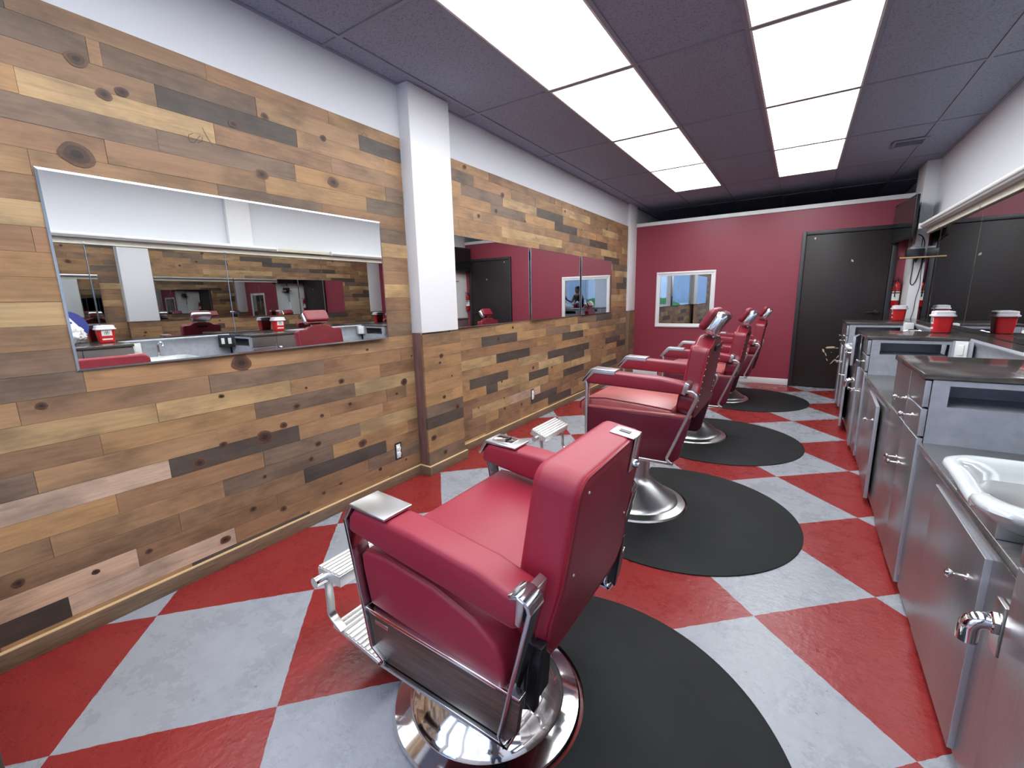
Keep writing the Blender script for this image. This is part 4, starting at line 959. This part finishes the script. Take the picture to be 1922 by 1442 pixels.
    shell('tank_top', 'topcloth', lambda c: .93 < c.z < 1.40-.9*max(0, .07-abs(c.x)) and abs(c.x) < .135+.02*(c.z < 1.25) and c.y < .14, .006)
    shell('jeans', 'denim', lambda c: .085 < c.z < .97 and not (abs(c.x) > .175 and c.z > .78), .009)
    shell('shoe', 'black', lambda c: c.z < .10 and c.x > 0, .007); shell('shoe', 'black', lambda c: c.z < .10 and c.x <= 0, .007)
    def is_hair(c):
        z = c.z-1.565; y = c.y-.022
        return z > -.10 and (y < -.012-.0*z or z > .062 or (z > .03 and y < .035)) and abs(c.x) < .1 and not (abs(c.x) > .068 and -.03 < z < .03 and y > -.03)
    h = shell('hair', 'hair', is_hair, .014)
    hb2 = MB(); hb2.ball((0, -.045, 1.665), (.045, .045, .042), None, 24, 16)
    for v in hb2.bm.verts: v.co += (v.co-Vector((0, -.045, 1.665))).normalized()*noise.noise(v.co*60)*.008
    hb2.build('hair_bun', 'hair', h)
    e = MB()
    for s in (-1, 1): MB().ball((s*.031, .022+.076, 1.567), .0105, None, 16, 10).build('eye', 'plastic', root).data.materials.append(M['black'])
    return root
person()
ph = thing('phone', 'black phone held up in front of the person in the tank top', 'phone', (0, 0, 1.30), .58)
MB().box(-.115, .035, -.018, -.010, -.037, .037, Matrix.Rotation(-.19, 4, 'X')).build('case', 'black', ph, bev=.003)
MB().box(-.110, .030, -.0186, -.0181, -.033, .033, Matrix.Rotation(-.19, 4, 'X')).build('screen', 'screen', ph, smooth=False)
# ------------------------------------------------------------------ light, sky, camera
W = bpy.data.worlds.new('sky'); SC.world = W; W.use_nodes = True
nt = W.node_tree; bg = nt.nodes['Background']
tc = N(nt, 'ShaderNodeTexCoord'); sp = N(nt, 'ShaderNodeSeparateXYZ'); nt.links.new(tc.outputs['Generated'], sp.inputs[0])
cr = N(nt, 'ShaderNodeValToRGB'); e = cr.color_ramp.elements
e[0].position = .45; e[0].color = (.55, .68, .92, 1); e[1].position = 1.; e[1].color = (.36, .56, 1., 1)
mr = N(nt, 'ShaderNodeMapRange'); mr.inputs[1].default_value = -1; nt.links.new(sp.outputs['Z'], mr.inputs[0]); nt.links.new(mr.outputs[0], cr.inputs[0])
nt.links.new(cr.outputs[0], bg.inputs[0]); bg.inputs[1].default_value = SKY
cam = bpy.data.cameras.new('camera'); co = bpy.data.objects.new('camera', cam); COL.objects.link(co)
r0 = Vector((0.8381634124578037, 0.5449922253956698, -0.02157703119905697)); r1 = Vector((0.08686045429530413, -0.17243236047582586, -0.9811841532252485)); r2 = Vector((-0.5384583136109081, 0.8205184673845008, -0.19186476795984897))
mm = Matrix((r0, -r1, -r2)).transposed().to_4x4(); mm.translation = (0, 0, 1.30); co.matrix_world = mm
cam.sensor_fit = 'HORIZONTAL'; cam.sensor_width = 36; cam.lens = 816.148/1922*36; cam.clip_start = .01; cam.clip_end = 100
SC.camera = co
v = SC.view_settings; v.view_transform = 'Standard'; v.look = 'None'; v.gamma = 1; v.use_curve_mapping = False; v.exposure = EXPO
SC.cycles.max_bounces = 14; SC.cycles.glossy_bounces = 8; SC.cycles.diffuse_bounces = 6; SC.cycles.transparent_max_bounces = 12
SC.cycles.sample_clamp_indirect = 6; SC.cycles.caustics_reflective = False
